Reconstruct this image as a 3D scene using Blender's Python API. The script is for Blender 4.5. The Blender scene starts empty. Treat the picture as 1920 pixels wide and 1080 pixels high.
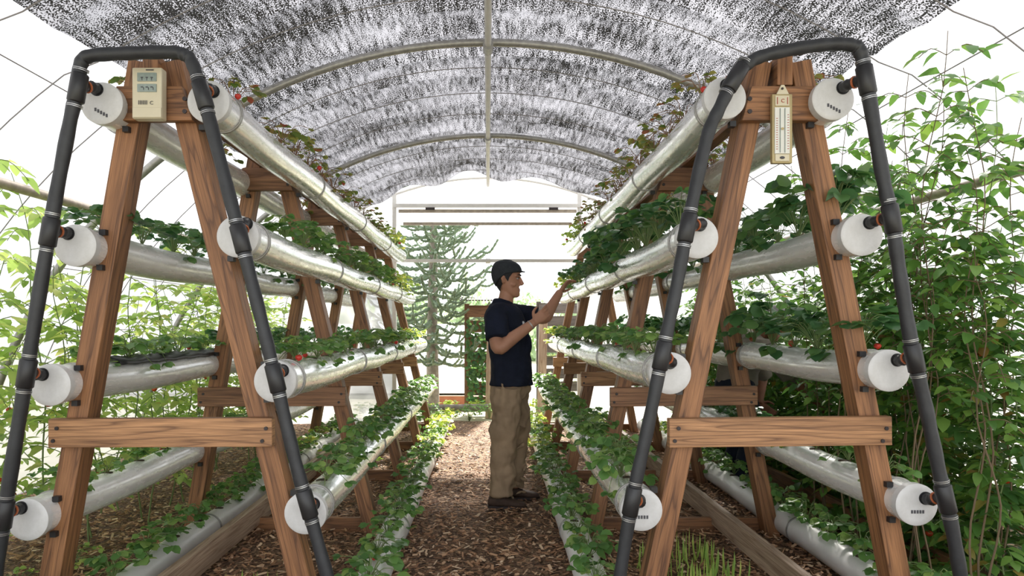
import bpy, bmesh, math, random
from mathutils import Vector, Matrix, Euler
R = random.Random(7)
PI = math.pi
S = bpy.context.scene
COL = S.collection

# ------------------------------------------------------------------ camera, sky, sun, exposure
F = 1245.0            # focal length in pixels of the 1920 px wide frame
CZ = 1.27
cd = bpy.data.cameras.new('camera'); cam = bpy.data.objects.new('camera', cd); COL.objects.link(cam)
cam.location = (0, 0, CZ); cam.rotation_euler = (PI/2, 0, 0)
cd.sensor_width = 36; cd.lens = F*36/1920
cd.shift_x = (960-915)/1920; cd.shift_y = (613-540)/1920
cd.clip_start = 0.05; cd.clip_end = 300
S.camera = cam
S.view_settings.view_transform = 'Standard'; S.view_settings.look = 'None'
S.view_settings.gamma = 1; S.view_settings.use_curve_mapping = False
S.view_settings.exposure = 0.82
w = bpy.data.worlds.new('sky'); S.world = w; w.use_nodes = True
bg = w.node_tree.nodes['Background']; bg.inputs[0].default_value = (0.93, 0.96, 1, 1); bg.inputs[1].default_value = 1.6
sd = bpy.data.lights.new('sun', 'SUN'); sun = bpy.data.objects.new('sun', sd); COL.objects.link(sun)
sd.energy = 11.0; sd.angle = math.radians(4); sd.color = (1, .95, .86)
el, az = math.radians(40), math.radians(12)    # from beyond the far end, a little to the side
dv = Vector((math.sin(az)*math.cos(el), math.cos(az)*math.cos(el), math.sin(el)))
sun.rotation_euler = dv.to_track_quat('Z', 'Y').to_euler(); sun.location = dv*30

def W(px, py, d):     # point at depth d from a place measured on the photograph
    return Vector(((px-915)*d/F, d, CZ-(py-613)*d/F))

# ------------------------------------------------------------------ materials
def mat(name): 
    m = bpy.data.materials.new(name); m.use_nodes = True
    nt = m.node_tree; nt.nodes.clear()
    o = nt.nodes.new('ShaderNodeOutputMaterial')
    return m, nt, o
def N(nt, t, **k):
    n = nt.nodes.new(t)
    for a, b in k.items():
        if a.startswith('i_'):
            key = a[2:]; key = int(key) if key.isdigit() else key.replace('_', ' ')
            n.inputs[key].default_value = b
        else: setattr(n, a, b)
    return n
def L(nt, a, b): nt.links.new(a, b)
def rgba(c): return (c[0], c[1], c[2], 1)
def ramp(nt, fac, stops):
    r = nt.nodes.new('ShaderNodeValToRGB'); L(nt, fac, r.inputs[0])
    e = r.color_ramp.elements
    while len(e) < len(stops): e.new(.5)
    for i, (p, c) in enumerate(stops): e[i].position = p; e[i].color = rgba(c)
    return r
def noise(nt, vec, scale, detail=4, rough=.6):
    n = N(nt, 'ShaderNodeTexNoise', i_Scale=scale, i_Detail=detail, i_Roughness=rough)
    if vec: L(nt, vec, n.inputs['Vector'])
    return n
def mapping(nt, src, sc):
    m = nt.nodes.new('ShaderNodeMapping'); m.inputs['Scale'].default_value = sc
    L(nt, src, m.inputs[0]); return m.outputs[0]
def plain(name, c, rough=.6, metal=0, var=.12, scale=12, bump=0, c2=None, spec=.5):
    m, nt, o = mat(name); p = N(nt, 'ShaderNodeBsdfPrincipled', i_Roughness=rough, i_Metallic=metal)
    p.inputs['Specular IOR Level'].default_value = spec
    tc = N(nt, 'ShaderNodeTexCoord'); n = noise(nt, tc.outputs['Object'], scale)
    c2 = c2 or tuple(x*(1-var*2) for x in c)
    r = ramp(nt, n.outputs[0], [(.3, c2), (.7, c)]); L(nt, r.outputs[0], p.inputs['Base Color'])
    if bump:
        b = N(nt, 'ShaderNodeBump', i_Strength=bump, i_Distance=.01); L(nt, n.outputs[0], b.inputs['Height']); L(nt, b.outputs[0], p.inputs['Normal'])
    L(nt, p.outputs[0], o.inputs[0]); return m
def wood(name, light, dark, rough=.55):
    m, nt, o = mat(name); p = N(nt, 'ShaderNodeBsdfPrincipled', i_Roughness=rough)
    uv = N(nt, 'ShaderNodeUVMap'); oi = N(nt, 'ShaderNodeObjectInfo')
    ad = N(nt, 'ShaderNodeVectorMath', operation='ADD'); L(nt, uv.outputs[0], ad.inputs[0])
    cx = N(nt, 'ShaderNodeCombineXYZ'); mu = N(nt, 'ShaderNodeMath', operation='MULTIPLY'); mu.inputs[1].default_value = 37
    L(nt, oi.outputs['Random'], mu.inputs[0]); L(nt, mu.outputs[0], cx.inputs[0]); L(nt, mu.outputs[0], cx.inputs[2]); L(nt, cx.outputs[0], ad.inputs[1])
    v = mapping(nt, ad.outputs[0], (9, .55, 3))
    big = noise(nt, v, 1.6, 5, .55)
    # grain lines: contour bands of a stretched noise, so they run along the board and close round knots
    gn = noise(nt, mapping(nt, ad.outputs[0], (13, .75, 5)), 1, 2, .5)
    g1 = N(nt, 'ShaderNodeMath', operation='MULTIPLY'); g1.inputs[1].default_value = 9; L(nt, gn.outputs[0], g1.inputs[0])
    wv = N(nt, 'ShaderNodeMath', operation='FRACT'); L(nt, g1.outputs[0], wv.inputs[0])
    fine = noise(nt, mapping(nt, ad.outputs[0], (260, 6, 20)), 1, 3, .6)
    r1 = ramp(nt, wv.outputs[0], [(.0, tuple(a*.75+b*.25 for a, b in zip(light, dark))), (.3, light), (.72, tuple(a*.8+b*.2 for a, b in zip(light, dark))), (.93, tuple(a*.3+b*.7 for a, b in zip(light, dark))), (1, tuple(a*.7+b*.3 for a, b in zip(light, dark)))])
    r2 = ramp(nt, big.outputs[0], [(.3, (.34, .28, .24)), (.62, (1, 1, 1))])
    r3 = ramp(nt, fine.outputs[0], [(.3, (.42, .39, .36)), (.7, (1.08, 1.08, 1.08))])
    a = N(nt, 'ShaderNodeMix', data_type='RGBA', blend_type='MULTIPLY'); a.inputs[0].default_value = .75
    L(nt, r1.outputs[0], a.inputs[6]); L(nt, r2.outputs[0], a.inputs[7])
    b = N(nt, 'ShaderNodeMix', data_type='RGBA', blend_type='MULTIPLY'); b.inputs[0].default_value = .8
    L(nt, a.outputs[2], b.inputs[6]); L(nt, r3.outputs[0], b.inputs[7])
    L(nt, b.outputs[2], p.inputs['Base Color'])
    bp = N(nt, 'ShaderNodeBump', i_Strength=.35, i_Distance=.003); L(nt, fine.outputs[0], bp.inputs['Height']); L(nt, bp.outputs[0], p.inputs['Normal'])
    L(nt, p.outputs[0], o.inputs[0]); return m
def leafmat(name, a, b, c, tr=.4, rough=.4):
    m, nt, o = mat(name)
    g = N(nt, 'ShaderNodeNewGeometry'); r = ramp(nt, g.outputs['Random Per Island'], [(0, a), (.55, b), (1, c)])
    p = N(nt, 'ShaderNodeBsdfPrincipled', i_Roughness=rough); p.inputs['Specular IOR Level'].default_value = .5
    t = N(nt, 'ShaderNodeBsdfTranslucent'); hs = N(nt, 'ShaderNodeHueSaturation', i_Value=1.7, i_Saturation=1.05, i_Hue=.485)
    L(nt, r.outputs[0], p.inputs['Base Color']); L(nt, r.outputs[0], hs.inputs['Color']); L(nt, hs.outputs[0], t.inputs[0])
    mx = N(nt, 'ShaderNodeMixShader'); mx.inputs[0].default_value = tr
    L(nt, p.outputs[0], mx.inputs[1]); L(nt, t.outputs[0], mx.inputs[2]); L(nt, mx.outputs[0], o.inputs[0]); return m

M = {}
M['wood'] = wood('brown_timber', (.43, .205, .088), (.07, .026, .012))
M['wood_bar'] = wood('crossbar_timber', (.58, .31, .145), (.12, .045, .018))
M['wood_dark'] = wood('dark_timber', (.42, .215, .11), (.15, .065, .035))
M['wood_pale'] = wood('weathered_timber', (.62, .47, .35), (.33, .2, .13))
M['wood_grey'] = wood('grey_board', (.20, .17, .16), (.07, .055, .05))
M['black'] = plain('black_plastic', (.018, .018, .02), .42)
M['bolt'] = plain('rusty_bolt', (.06, .05, .05), .5, .6)
M['steel'] = plain('galvanised_steel', (.42, .41, .39), .45, .5, .15, 30)
M['steel_brown'] = plain('stained_pipe', (.50, .42, .34), .6, .1, .2, 20)
M['white_paint'] = plain('white_rail', (.72, .70, .68), .6, 0, .05)
M['cream'] = plain('cream_plastic', (.66, .60, .44), .4, 0, .04)
M['gold'] = plain('brass_trim', (.42, .34, .17), .4, .3, .05)
M['ivory'] = plain('ivory_scale', (.74, .74, .68), .4, 0, .03)
M['lcd'] = plain('lcd_glass', (.30, .36, .33), .15, 0, .1, 60)
M['ink'] = plain('dark_ink', (.08, .08, .09), .6)
M['redink'] = plain('red_ink', (.45, .08, .05), .6)
M['skin'] = plain('skin', (.43, .215, .135), .5, 0, .08, 14, spec=.35)
M['skin2'] = plain('skin_deep', (.33, .13, .08), .5, 0, .08, 14)
M['lip'] = plain('lip', (.36, .13, .10), .45)
M['navy'] = plain('navy_cotton', (.012, .016, .032), .85, 0, .2, 9, .4, spec=.2)
M['khaki'] = plain('khaki_cotton', (.33, .235, .15), .85, 0, .12, 7, .5, spec=.2)
M['shirtgrey'] = plain('grey_brown_cotton', (.24, .20, .17), .9, 0, .15, 9, .4)
M['leather'] = plain('brown_suede', (.07, .04, .027), .8, 0, .2, 25, .4)
M['hair'] = plain('dark_hair', (.012, .011, .012), .7, 0, .3, 80, .5)
M['cap'] = plain('charcoal_felt', (.022, .027, .033), .85, 0, .2, 50, .2)
M['capgrey'] = plain('grey_cap', (.26, .24, .24), .85, 0, .1, 20)
M['eye'] = plain('eye_white', (.42, .38, .35), .2, 0, 0)
M['iris'] = plain('iris', (.03, .018, .012), .2, 0, 0)
M['emblem'] = plain('white_thread', (.7, .7, .72), .7, 0, .0)
M['hose'] = plain('black_foam_hose', (.028, .030, .034), .5, 0, .2, 18, .2)
M['wire'] = plain('tie_wire', (.5, .5, .5), .35, .8, .05)
M['orange'] = plain('orange_seal', (.5, .14, .05), .5)
M['cord'] = plain('support_cord', (.30, .28, .29), .8, 0, .1)
M['soil'] = plain('dark_compost', (.10, .065, .04), .95, 0, .3, 60, .6)
M['berry'] = plain('red_strawberry', (.62, .035, .02), .3, 0, .15, 90, .4)
M['tomato'] = plain('red_tomato', (.62, .07, .02), .25, 0, .1, 8)
M['stem'] = plain('green_stem', (.17, .24, .08), .6)
M['stem_red'] = plain('reddish_stem', (.25, .13, .07), .6)
M['cane'] = plain('brown_stem', (.16, .11, .06), .7)
M['bark'] = plain('bark', (.30, .26, .22), .9, 0, .25, 14, .6)
M['araucaria'] = plain('spiny_branch', (.22, .30, .19), .65, 0, .3, 30, .5)
M['film_far'] = plain('white_polythene', (.93, .93, .92), .5, 0, .01)
M['terracotta'] = plain('terracotta', (.45, .17, .09), .7)
M['leaf'] = leafmat('strawberry_leaf', (.07, .17, .045), (.13, .27, .07), (.26, .38, .10))
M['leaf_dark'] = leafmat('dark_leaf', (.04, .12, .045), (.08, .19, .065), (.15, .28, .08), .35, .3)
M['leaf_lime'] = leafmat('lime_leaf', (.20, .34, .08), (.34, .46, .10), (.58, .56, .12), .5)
M['leaf_red'] = leafmat('reddening_leaf', (.10, .18, .04), (.28, .28, .07), (.34, .10, .05), .4)
M['leaf_tomato'] = leafmat('tomato_leaf', (.24, .38, .11), (.36, .52, .15), (.56, .60, .22), .55)
M['leaf_vine'] = leafmat('dark_vine_leaf', (.06, .15, .04), (.12, .26, .06), (.22, .37, .08), .42)
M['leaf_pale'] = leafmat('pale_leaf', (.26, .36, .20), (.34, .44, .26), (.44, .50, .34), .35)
M['leaf_dry'] = leafmat('drying_leaf', (.30, .18, .06), (.40, .30, .08), (.15, .22, .05), .4)

def pipe_mat(name='silvered_pvc', metal=.22):
    m, nt, o = mat(name); p = N(nt, 'ShaderNodeBsdfPrincipled', i_Roughness=.26, i_Metallic=metal)
    tc = N(nt, 'ShaderNodeTexCoord')
    n1 = noise(nt, mapping(nt, tc.outputs['Object'], (7, 1.2, 7)), 1.5, 3, .5)
    n2 = noise(nt, mapping(nt, tc.outputs['Object'], (40, 9, 40)), 1, 2, .6)
    r = ramp(nt, n1.outputs[0], [(.25, (.76, .74, .70)), (.5, (.86, .86, .85))])
    L(nt, r.outputs[0], p.inputs['Base Color'])
    q = ramp(nt, n2.outputs[0], [(.35, (.18, .18, .18)), (.7, (.34, .34, .34))]); L(nt, q.outputs[0], p.inputs['Roughness'])
    b = N(nt, 'ShaderNodeBump', i_Strength=.12, i_Distance=.003); L(nt, n1.outputs[0], b.inputs['Height']); L(nt, b.outputs[0], p.inputs['Normal'])
    L(nt, p.outputs[0], o.inputs[0]); return m
M['pipe'] = pipe_mat(); M['pipe_silver'] = pipe_mat('bright_silvered_pvc', .62)
M['pipe_white'] = plain('white_pvc', (.80, .79, .77), .35, 0, .06, 6, .1)
def cap_mat():
    m, nt, o = mat('white_cap'); p = N(nt, 'ShaderNodeBsdfPrincipled', i_Roughness=.4)
    tc = N(nt, 'ShaderNodeTexCoord'); n = noise(nt, tc.outputs['Object'], 26, 6, .7)
    r = ramp(nt, n.outputs[0], [(.22, (.40, .34, .29)), (.37, (.58, .58, .57)), (.8, (.68, .68, .68))])
    L(nt, r.outputs[0], p.inputs['Base Color']); L(nt, p.outputs[0], o.inputs[0]); return m
M['cap_white'] = cap_mat()
def film_mat(name, tr, col):
    m, nt, o = mat(name)
    t = N(nt, 'ShaderNodeBsdfTransparent'); t.inputs[0].default_value = (.36, .36, .372, 1)
    a = N(nt, 'ShaderNodeBsdfTranslucent'); tc = N(nt, 'ShaderNodeTexCoord'); n = noise(nt, tc.outputs['Object'], 1.6, 5, .6)
    r = ramp(nt, n.outputs[0], [(.35, tuple(x*.9 for x in col)), (.6, col)]); L(nt, r.outputs[0], a.inputs[0])
    d = N(nt, 'ShaderNodeBsdfDiffuse'); d.inputs[0].default_value = (.9, .9, .9, 1)
    m1 = N(nt, 'ShaderNodeMixShader'); m1.inputs[0].default_value = .22; L(nt, a.outputs[0], m1.inputs[1]); L(nt, d.outputs[0], m1.inputs[2])
    m2 = N(nt, 'ShaderNodeMixShader'); m2.inputs[0].default_value = tr; L(nt, m1.outputs[0], m2.inputs[1]); L(nt, t.outputs[0], m2.inputs[2])
    L(nt, m2.outputs[0], o.inputs[0]); return m
M['film'] = film_mat('greenhouse_film', .40, (.43, .43, .442))
def cloth_mat():
    m, nt, o = mat('knitted_shade_net')
    uv = N(nt, 'ShaderNodeUVMap')
    a = noise(nt, mapping(nt, uv.outputs[0], (125, 125, 1)), 1, 1, .5)
    streak = noise(nt, mapping(nt, uv.outputs[0], (34, 5, 1)), 1, 2, .6)
    pat = noise(nt, mapping(nt, uv.outputs[0], (1.1, 2.2, 1)), 1, 3, .6)
    s1 = N(nt, 'ShaderNodeMath', operation='MULTIPLY_ADD'); L(nt, streak.outputs[0], s1.inputs[0]); s1.inputs[1].default_value = .5; L(nt, a.outputs[0], s1.inputs[2])
    s2 = N(nt, 'ShaderNodeMath', operation='MULTIPLY_ADD'); L(nt, pat.outputs[0], s2.inputs[0]); s2.inputs[1].default_value = .42; L(nt, s1.outputs[0], s2.inputs[2])
    r = ramp(nt, s2.outputs[0], [(.95, (0, 0, 0)), (1.10, (1, 1, 1))])
    dk = N(nt, 'ShaderNodeBsdfDiffuse'); dk.inputs[0].default_value = (.10, .10, .115, 1)
    tl = N(nt, 'ShaderNodeBsdfTranslucent'); tl.inputs[0].default_value = (.37, .37, .395, 1)
    tp = N(nt, 'ShaderNodeBsdfTransparent')
    m1 = N(nt, 'ShaderNodeMixShader'); m1.inputs[0].default_value = .10; L(nt, tl.outputs[0], m1.inputs[1]); L(nt, tp.outputs[0], m1.inputs[2])
    m2 = N(nt, 'ShaderNodeMixShader'); L(nt, r.outputs[0], m2.inputs[0]); L(nt, dk.outputs[0], m2.inputs[1]); L(nt, m1.outputs[0], m2.inputs[2])
    L(nt, m2.outputs[0], o.inputs[0]); return m
M['cloth'] = cloth_mat()
def mulch_mat():
    m, nt, o = mat('bark_mulch'); p = N(nt, 'ShaderNodeBsdfPrincipled', i_Roughness=.9)
    tc = N(nt, 'ShaderNodeTexCoord')
    v = N(nt, 'ShaderNodeTexVoronoi', i_Scale=55); L(nt, tc.outputs['Object'], v.inputs[0])
    n = noise(nt, tc.outputs['Object'], 90, 4, .7)
    sep = N(nt, 'ShaderNodeSeparateColor'); L(nt, v.outputs['Color'], sep.inputs[0])
    r = ramp(nt, sep.outputs[0], [(0, (.07, .038, .022)), (.6, (.25, .14, .08)), (1, (.50, .32, .19))])
    mx = N(nt, 'ShaderNodeMix', data_type='RGBA', blend_type='MULTIPLY'); mx.inputs[0].default_value = .6
    r2 = ramp(nt, n.outputs[0], [(.3, (.25, .25, .25)), (.65, (1, 1, 1))]); L(nt, r.outputs[0], mx.inputs[6]); L(nt, r2.outputs[0], mx.inputs[7])
    L(nt, mx.outputs[2], p.inputs['Base Color'])
    b = N(nt, 'ShaderNodeBump', i_Strength=.8, i_Distance=.02); L(nt, v.outputs['Distance'], b.inputs['Height']); L(nt, b.outputs[0], p.inputs['Normal'])
    L(nt, p.outputs[0], o.inputs[0]); return m
M['mulch'] = mulch_mat()
def chip_mat():
    m, nt, o = mat('bark_chip'); p = N(nt, 'ShaderNodeBsdfPrincipled', i_Roughness=.8)
    g = N(nt, 'ShaderNodeNewGeometry'); r = ramp(nt, g.outputs['Random Per Island'], [(0, (.07, .035, .018)), (.4, (.27, .135, .07)), (.75, (.50, .29, .16)), (1, (.74, .56, .39))])
    L(nt, r.outputs[0], p.inputs['Base Color']); L(nt, p.outputs[0], o.inputs[0]); return m
M['chip'] = chip_mat()
M['grass_ground'] = plain('garden_soil', (.55, .52, .38), .9, 0, .2, 5, .3)

# ------------------------------------------------------------------ mesh helpers
def link(name, me, parent=None, loc=None):
    o = bpy.data.objects.new(name, me); COL.objects.link(o)
    if parent: o.parent = parent
    if loc is not None: o.location = loc
    return o
def tag(o, label, cat, group=None):
    o['label'] = label; o['category'] = cat
    if group: o['group'] = group
    return o
def empty(name, loc=(0, 0, 0), label=None, cat=None, group=None):
    o = bpy.data.objects.new(name, None); COL.objects.link(o); o.location = loc; o.empty_display_size = .05
    if label: tag(o, label, cat, group)
    return o
def struct(o): o['kind'] = 'structure'; return o
def copy_tree(o, parent=None):
    c = o.copy(); COL.objects.link(c)
    if parent: c.parent = parent
    for ch in [x for x in KIDS.get(o.name, [])]: copy_tree(ch, c)
    return c
KIDS = {}
def note(o):
    for x in list(COL.objects):
        if x.parent: KIDS.setdefault(x.parent.name, [])
    return o

class MB:
    def __init__(s): s.v = []; s.f = []; s.uv = []; s.mi = []
    def face(s, idx, uvs=None, mi=0):
        s.f.append(idx); s.uv.append(uvs or [(0, 0)]*len(idx)); s.mi.append(mi)
    def beam(s, p0, p1, wd, dp, up=(0, 1, 0), mi=0, cut0=None, cut1=None):
        # box from p0 to p1; wd across (in the plane perpendicular to up), dp along 'up'
        p0, p1, up = Vector(p0), Vector(p1), Vector(up)
        ax = (p1-p0); ln = ax.length; ax.normalize()
        side = ax.cross(up).normalized(); up2 = side.cross(ax).normalized()
        b = len(s.v)
        for p in (p0, p1):
            for a, c in ((-1, -1), (1, -1), (1, 1), (-1, 1)):
                s.v.append(p+side*a*wd/2+up2*c*dp/2)
        q = [(0, 1, 5, 4, wd), (1, 2, 6, 5, dp), (2, 3, 7, 6, wd), (3, 0, 4, 7, dp)]
        off = 0
        for a, c, d, e, ww in q:
            s.face([b+a, b+c, b+d, b+e], [(off, 0), (off+ww, 0), (off+ww, ln), (off, ln)], mi); off += ww+.05
        s.face([b+3, b+2, b+1, b+0], [(0, 0), (wd, 0), (wd, dp), (0, dp)], mi)
        s.face([b+4, b+5, b+6, b+7], [(0, 0), (wd, 0), (wd, dp), (0, dp)], mi)
        return s
    def box(s, c, sz, mi=0):
        c = Vector(c); sx, sy, sz = sz
        d = max(range(3), key=lambda i: (sx, sy, sz)[i])
        if d == 0: return s.beam(c-Vector((sx/2, 0, 0)), c+Vector((sx/2, 0, 0)), sz, sy, (0, 1, 0), mi)
        if d == 1: return s.beam(c-Vector((0, sy/2, 0)), c+Vector((0, sy/2, 0)), sx, sz, (0, 0, 1), mi)
        return s.beam(c-Vector((0, 0, sz/2)), c+Vector((0, 0, sz/2)), sx, sy, (0, 1, 0), mi)
    def ring_tube(s, rings, cap=True, mi=0, uvlen=None):
        n = len(rings[0]); b = len(s.v)
        for r in rings: s.v.extend(r)
        for i in range(len(rings)-1):
            for k in range(n):
                k2 = (k+1) % n
                s.face([b+i*n+k, b+i*n+k2, b+(i+1)*n+k2, b+(i+1)*n+k], [(k/n, i), ((k+1)/n, i), ((k+1)/n, i+1), (k/n, i+1)], mi)
        if cap:
            s.face([b+k for k in reversed(range(n))], None, mi); s.face([b+(len(rings)-1)*n+k for k in range(n)], None, mi)
        return s
    def tube(s, pts, rad, n=8, mi=0, cap=True):
        pts = [Vector(p) for p in pts]
        if not hasattr(rad, '__len__'): rad = [rad]*len(pts)
        t = (pts[1]-pts[0]).normalized(); ref = Vector((0, 0, 1)) if abs(t.z) < .9 else Vector((0, 1, 0))
        nrm = t.cross(ref).normalized(); rings = []
        for i, p in enumerate(pts):
            a = pts[max(0, i-1)]; c = pts[min(len(pts)-1, i+1)]; t = (c-a).normalized() if (c-a).length > 1e-9 else t
            nrm = (nrm-t*nrm.dot(t)).normalized(); bn = t.cross(nrm)
            rings.append([p+(nrm*math.cos(2*PI*k/n)+bn*math.sin(2*PI*k/n))*rad[i] for k in range(n)])
        return s.ring_tube(rings, cap, mi)
    def ball(s, c, r, n=10, m=7, mi=0):
        c = Vector(c); r = r if hasattr(r, '__len__') else (r, r, r)
        rings = []
        for i in range(1, m):
            a = PI*i/m
            rings.append([c+Vector((r[0]*math.sin(a)*math.cos(2*PI*k/n), r[1]*math.sin(a)*math.sin(2*PI*k/n), -r[2]*math.cos(a))) for k in range(n)])
        b = len(s.v); s.ring_tube(rings, False, mi)
        i0 = len(s.v); s.v += [c-Vector((0, 0, r[2])), c+Vector((0, 0, r[2]))]
        for k in range(n):
            s.face([i0, b+(k+1) % n, b+k], None, mi); e = b+(m-2)*n; s.face([i0+1, e+k, e+(k+1) % n], None, mi)
        return s
    def leaflet(s, p, d, nr, ln, wd, ws, mi=0, droop=.15, fold=.25):
        p, d, nr = Vector(p), Vector(d).normalized(), Vector(nr)
        sd_ = d.cross(nr)
        if sd_.length < 1e-4: sd_ = d.cross(Vector((1, 0, .3)))
        sd_.normalize(); nr = sd_.cross(d).normalized()
        b = len(s.v); mids = []; lf = []; rt = []
        for t, ww in ws:
            c = p+d*ln*t-nr*droop*ln*t*t
            s.v.append(c); mids.append(len(s.v)-1)
            if ww > 0:
                q = wd*ww/2
                s.v.append(c+sd_*q+nr*q*fold*2-nr*droop*ln*.2); lf.append(len(s.v)-1)
                s.v.append(c-sd_*q+nr*q*fold*2-nr*droop*ln*.2); rt.append(len(s.v)-1)
            else: lf.append(None); rt.append(None)
        for i in range(len(ws)-1):
            for arr, fl in ((lf, 0), (rt, 1)):
                q = [mids[i], mids[i+1]]+([arr[i+1]] if arr[i+1] is not None else [])+([arr[i]] if arr[i] is not None else [])
                if fl: q.reverse()
                if len(q) > 2: s.face(q, None, mi)
    def build(s, name, mats, parent=None, smooth=True, bevel=0, loc=None):
        me = s.mesh(name, mats, smooth)
        o = link(name, me, parent, loc)
        if bevel:
            m = o.modifiers.new('edge', 'BEVEL'); m.width = bevel; m.segments = 2; m.limit_method = 'ANGLE'
        return o
    def mesh(s, name, mats, smooth=True):
        me = bpy.data.meshes.new(name); me.from_pydata([tuple(v) for v in s.v], [], s.f)
        mats = mats if isinstance(mats, (list, tuple)) else [mats]
        for m in mats: me.materials.append(m)
        ul = me.uv_layers.new(name='UVMap'); flat = []
        for u in s.uv:
            for a in u: flat += [a[0], a[1]]
        ul.data.foreach_set('uv', flat)
        me.polygons.foreach_set('material_index', s.mi)
        me.polygons.foreach_set('use_smooth', [smooth]*len(s.f))
        me.update()
        if smooth and len(s.f) < 6000: me.set_sharp_from_angle(angle=math.radians(50))
        return me
def disc_tube(y0, y1, r, n=40, cx=0, cz=0):   # rings along +Y
    return lambda yy, rr: [Vector((cx+rr*math.cos(2*PI*k/n), yy, cz+rr*math.sin(2*PI*k/n))) for k in range(n)]
def catmull(pts, sub=6):
    pts = [Vector(p) for p in pts]; out = []
    for i in range(len(pts)-1):
        a = pts[max(0, i-1)]; b = pts[i]; c = pts[i+1]; d = pts[min(len(pts)-1, i+2)]
        for k in range(sub):
            t = k/sub
            out.append(.5*((2*b)+(c-a)*t+(2*a-5*b+4*c-d)*t*t+(3*b-a-3*c+d)*t**3))
    out.append(pts[-1]); return out

# ------------------------------------------------------------------ the tunnel: round hoops under white film
AR, AZ = 3.55, -.30          # arch radius and centre height
Y0, YE = -.9, 8.70
def arcpt(th, y, r=AR): return Vector((r*math.sin(th), y, AZ+r*math.cos(th)))
TH0 = math.acos(-AZ/AR)      # angle at which the film meets the ground
def sheet(name, t0, t1, y0, y1, nt_, ny, r, m, sag=None):
    b = MB()
    for j in range(ny+1):
        y = y0+(y1-y0)*j/ny
        for i in range(nt_+1):
            th = t0+(t1-t0)*i/nt_
            b.v.append(arcpt(th, y, r+(sag(th, y) if sag else 0)))
    for j in range(ny):
        for i in range(nt_):
            a = j*(nt_+1)+i
            us = [(t0+(t1-t0)*ii/nt_)*r for ii in (i, i+1)]; vs = [y0+(y1-y0)*jj/ny for jj in (j, j+1)]
            b.face([a, a+1, a+nt_+2, a+nt_+1], [(us[0], vs[0]), (us[1], vs[0]), (us[1], vs[1]), (us[0], vs[1])])
    return b.build(name, m)
TP = math.asin(2.62/AR)
HOOPS = [-2.02, .12, 2.26, 4.40, 6.54, 8.68]
filmsag = lambda th, y: .015+.03*abs(math.sin(PI*(y-.12)/2.14))
struct(sheet('ceiling', -TP, TP, Y0, YE, 40, 60, AR+.01, M['film'], lambda th, y: .03))
struct(sheet('wall_left', -TH0-.03, -TP, Y0, YE, 16, 60, AR+.01, M['film'], lambda th, y: .03+.0*y))
struct(sheet('wall_right', TP, TH0+.03, Y0, YE, 16, 60, AR+.01, M['film'], lambda th, y: .03))
# shade net lying under the film between the hoops, its edges hanging in shallow scallops
CT = math.asin(1.97/AR)
def clothsag(th, y):
    k = abs(math.sin(PI*(y-.12)/.357))**.6
    return -.045+.038*k-.008*math.sin(9*th+y*2)-.012*math.sin(23*th+3*y)*k
def cloth():
    b = MB(); nt_, y0, y1, ny = 90, -.8, 8.36, 300
    for j in range(ny+1):
        for i in range(nt_+1):
            u = i/nt_*2-1
            yy = y0+(y1-y0)*j/ny
            e = (j/ny)**12                # the far hem is wavy
            yy2 = yy+e*(.10*math.sin(u*8.5)+.06*math.sin(u*19+1))
            th = u*(CT+.006*math.sin(yy*3))
            b.v.append(arcpt(th, yy2, AR+clothsag(th, yy)-e*.05*(1+math.sin(u*15))))
    for j in range(ny):
        for i in range(nt_):
            a = j*(nt_+1)+i; us = [(ii/nt_*2-1)*CT*AR+20 for ii in (i, i+1)]; vs = [y0+(y1-y0)*jj/ny+10 for jj in (j, j+1)]
            b.face([a, a+1, a+nt_+2, a+nt_+1], [(us[0], vs[0]), (us[1], vs[0]), (us[1], vs[1]), (us[0], vs[1])])
    return b.build('shade_cloth', M['cloth'])
tag(cloth(), 'speckled grey knitted shade cloth slung under the curved tunnel roof', 'shade cloth')
# hoops
hoop_lab = ['galvanised roof hoop behind the camera end of the tunnel', 'galvanised roof hoop just overhead at the near end', 'galvanised roof hoop over the front trestles',
            'thick grey roof hoop arching over the shade cloth just behind the front trestles', 'second visible roof hoop halfway to the far end', 'thin pale hoop framing the far gable']
for y, lb in zip(HOOPS, hoop_lab):
    if y < 1: continue
    b = MB(); rr = AR-.095 if y < 8 else AR-.03
    b.tube([arcpt(-TH0+2*TH0*i/60, y, rr) for i in range(61)], .026 if y < 8 else .016, 10)
    tag(b.build('roof_hoop', M['steel'] if y < 8 else M['white_paint']), lb, 'hoop', 'roof hoops')
b = MB()
for k in range(30):
    pass
rp = link('ridge_pipe', None)
COL.objects.unlink(rp); bpy.data.objects.remove(rp)
b = MB(); b.tube([(0, Y0, 3.125), (0, YE, 3.125)], .022, 10)
rd = tag(b.build('ridge_pipe', M['white_paint']), 'pale ridge pipe running along the top centre of the tunnel roof', 'pipe')
for y in HOOPS[2:5]:
    c = MB(); c.tube([(0, y-.05, 3.12), (0, y+.05, 3.12)], .034, 12); c.build('clamp', M['steel'], rd)
for sx, lb in ((-1, 'brown stained side rail along the film wall behind the tomatoes'), (1, 'brown stained side rail along the film wall behind the dark vines')):
    b = MB(); th = sx*math.asin(2.62/AR); b.tube([arcpt(th, y, AR-.12)+Vector((0, 0, .006*math.sin(y*2))) for y in [Y0+i*.4 for i in range(25)]], .028, 10)
    tag(b.build('side_rail', M['steel_brown']), lb, 'rail', 'side rails')
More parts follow.
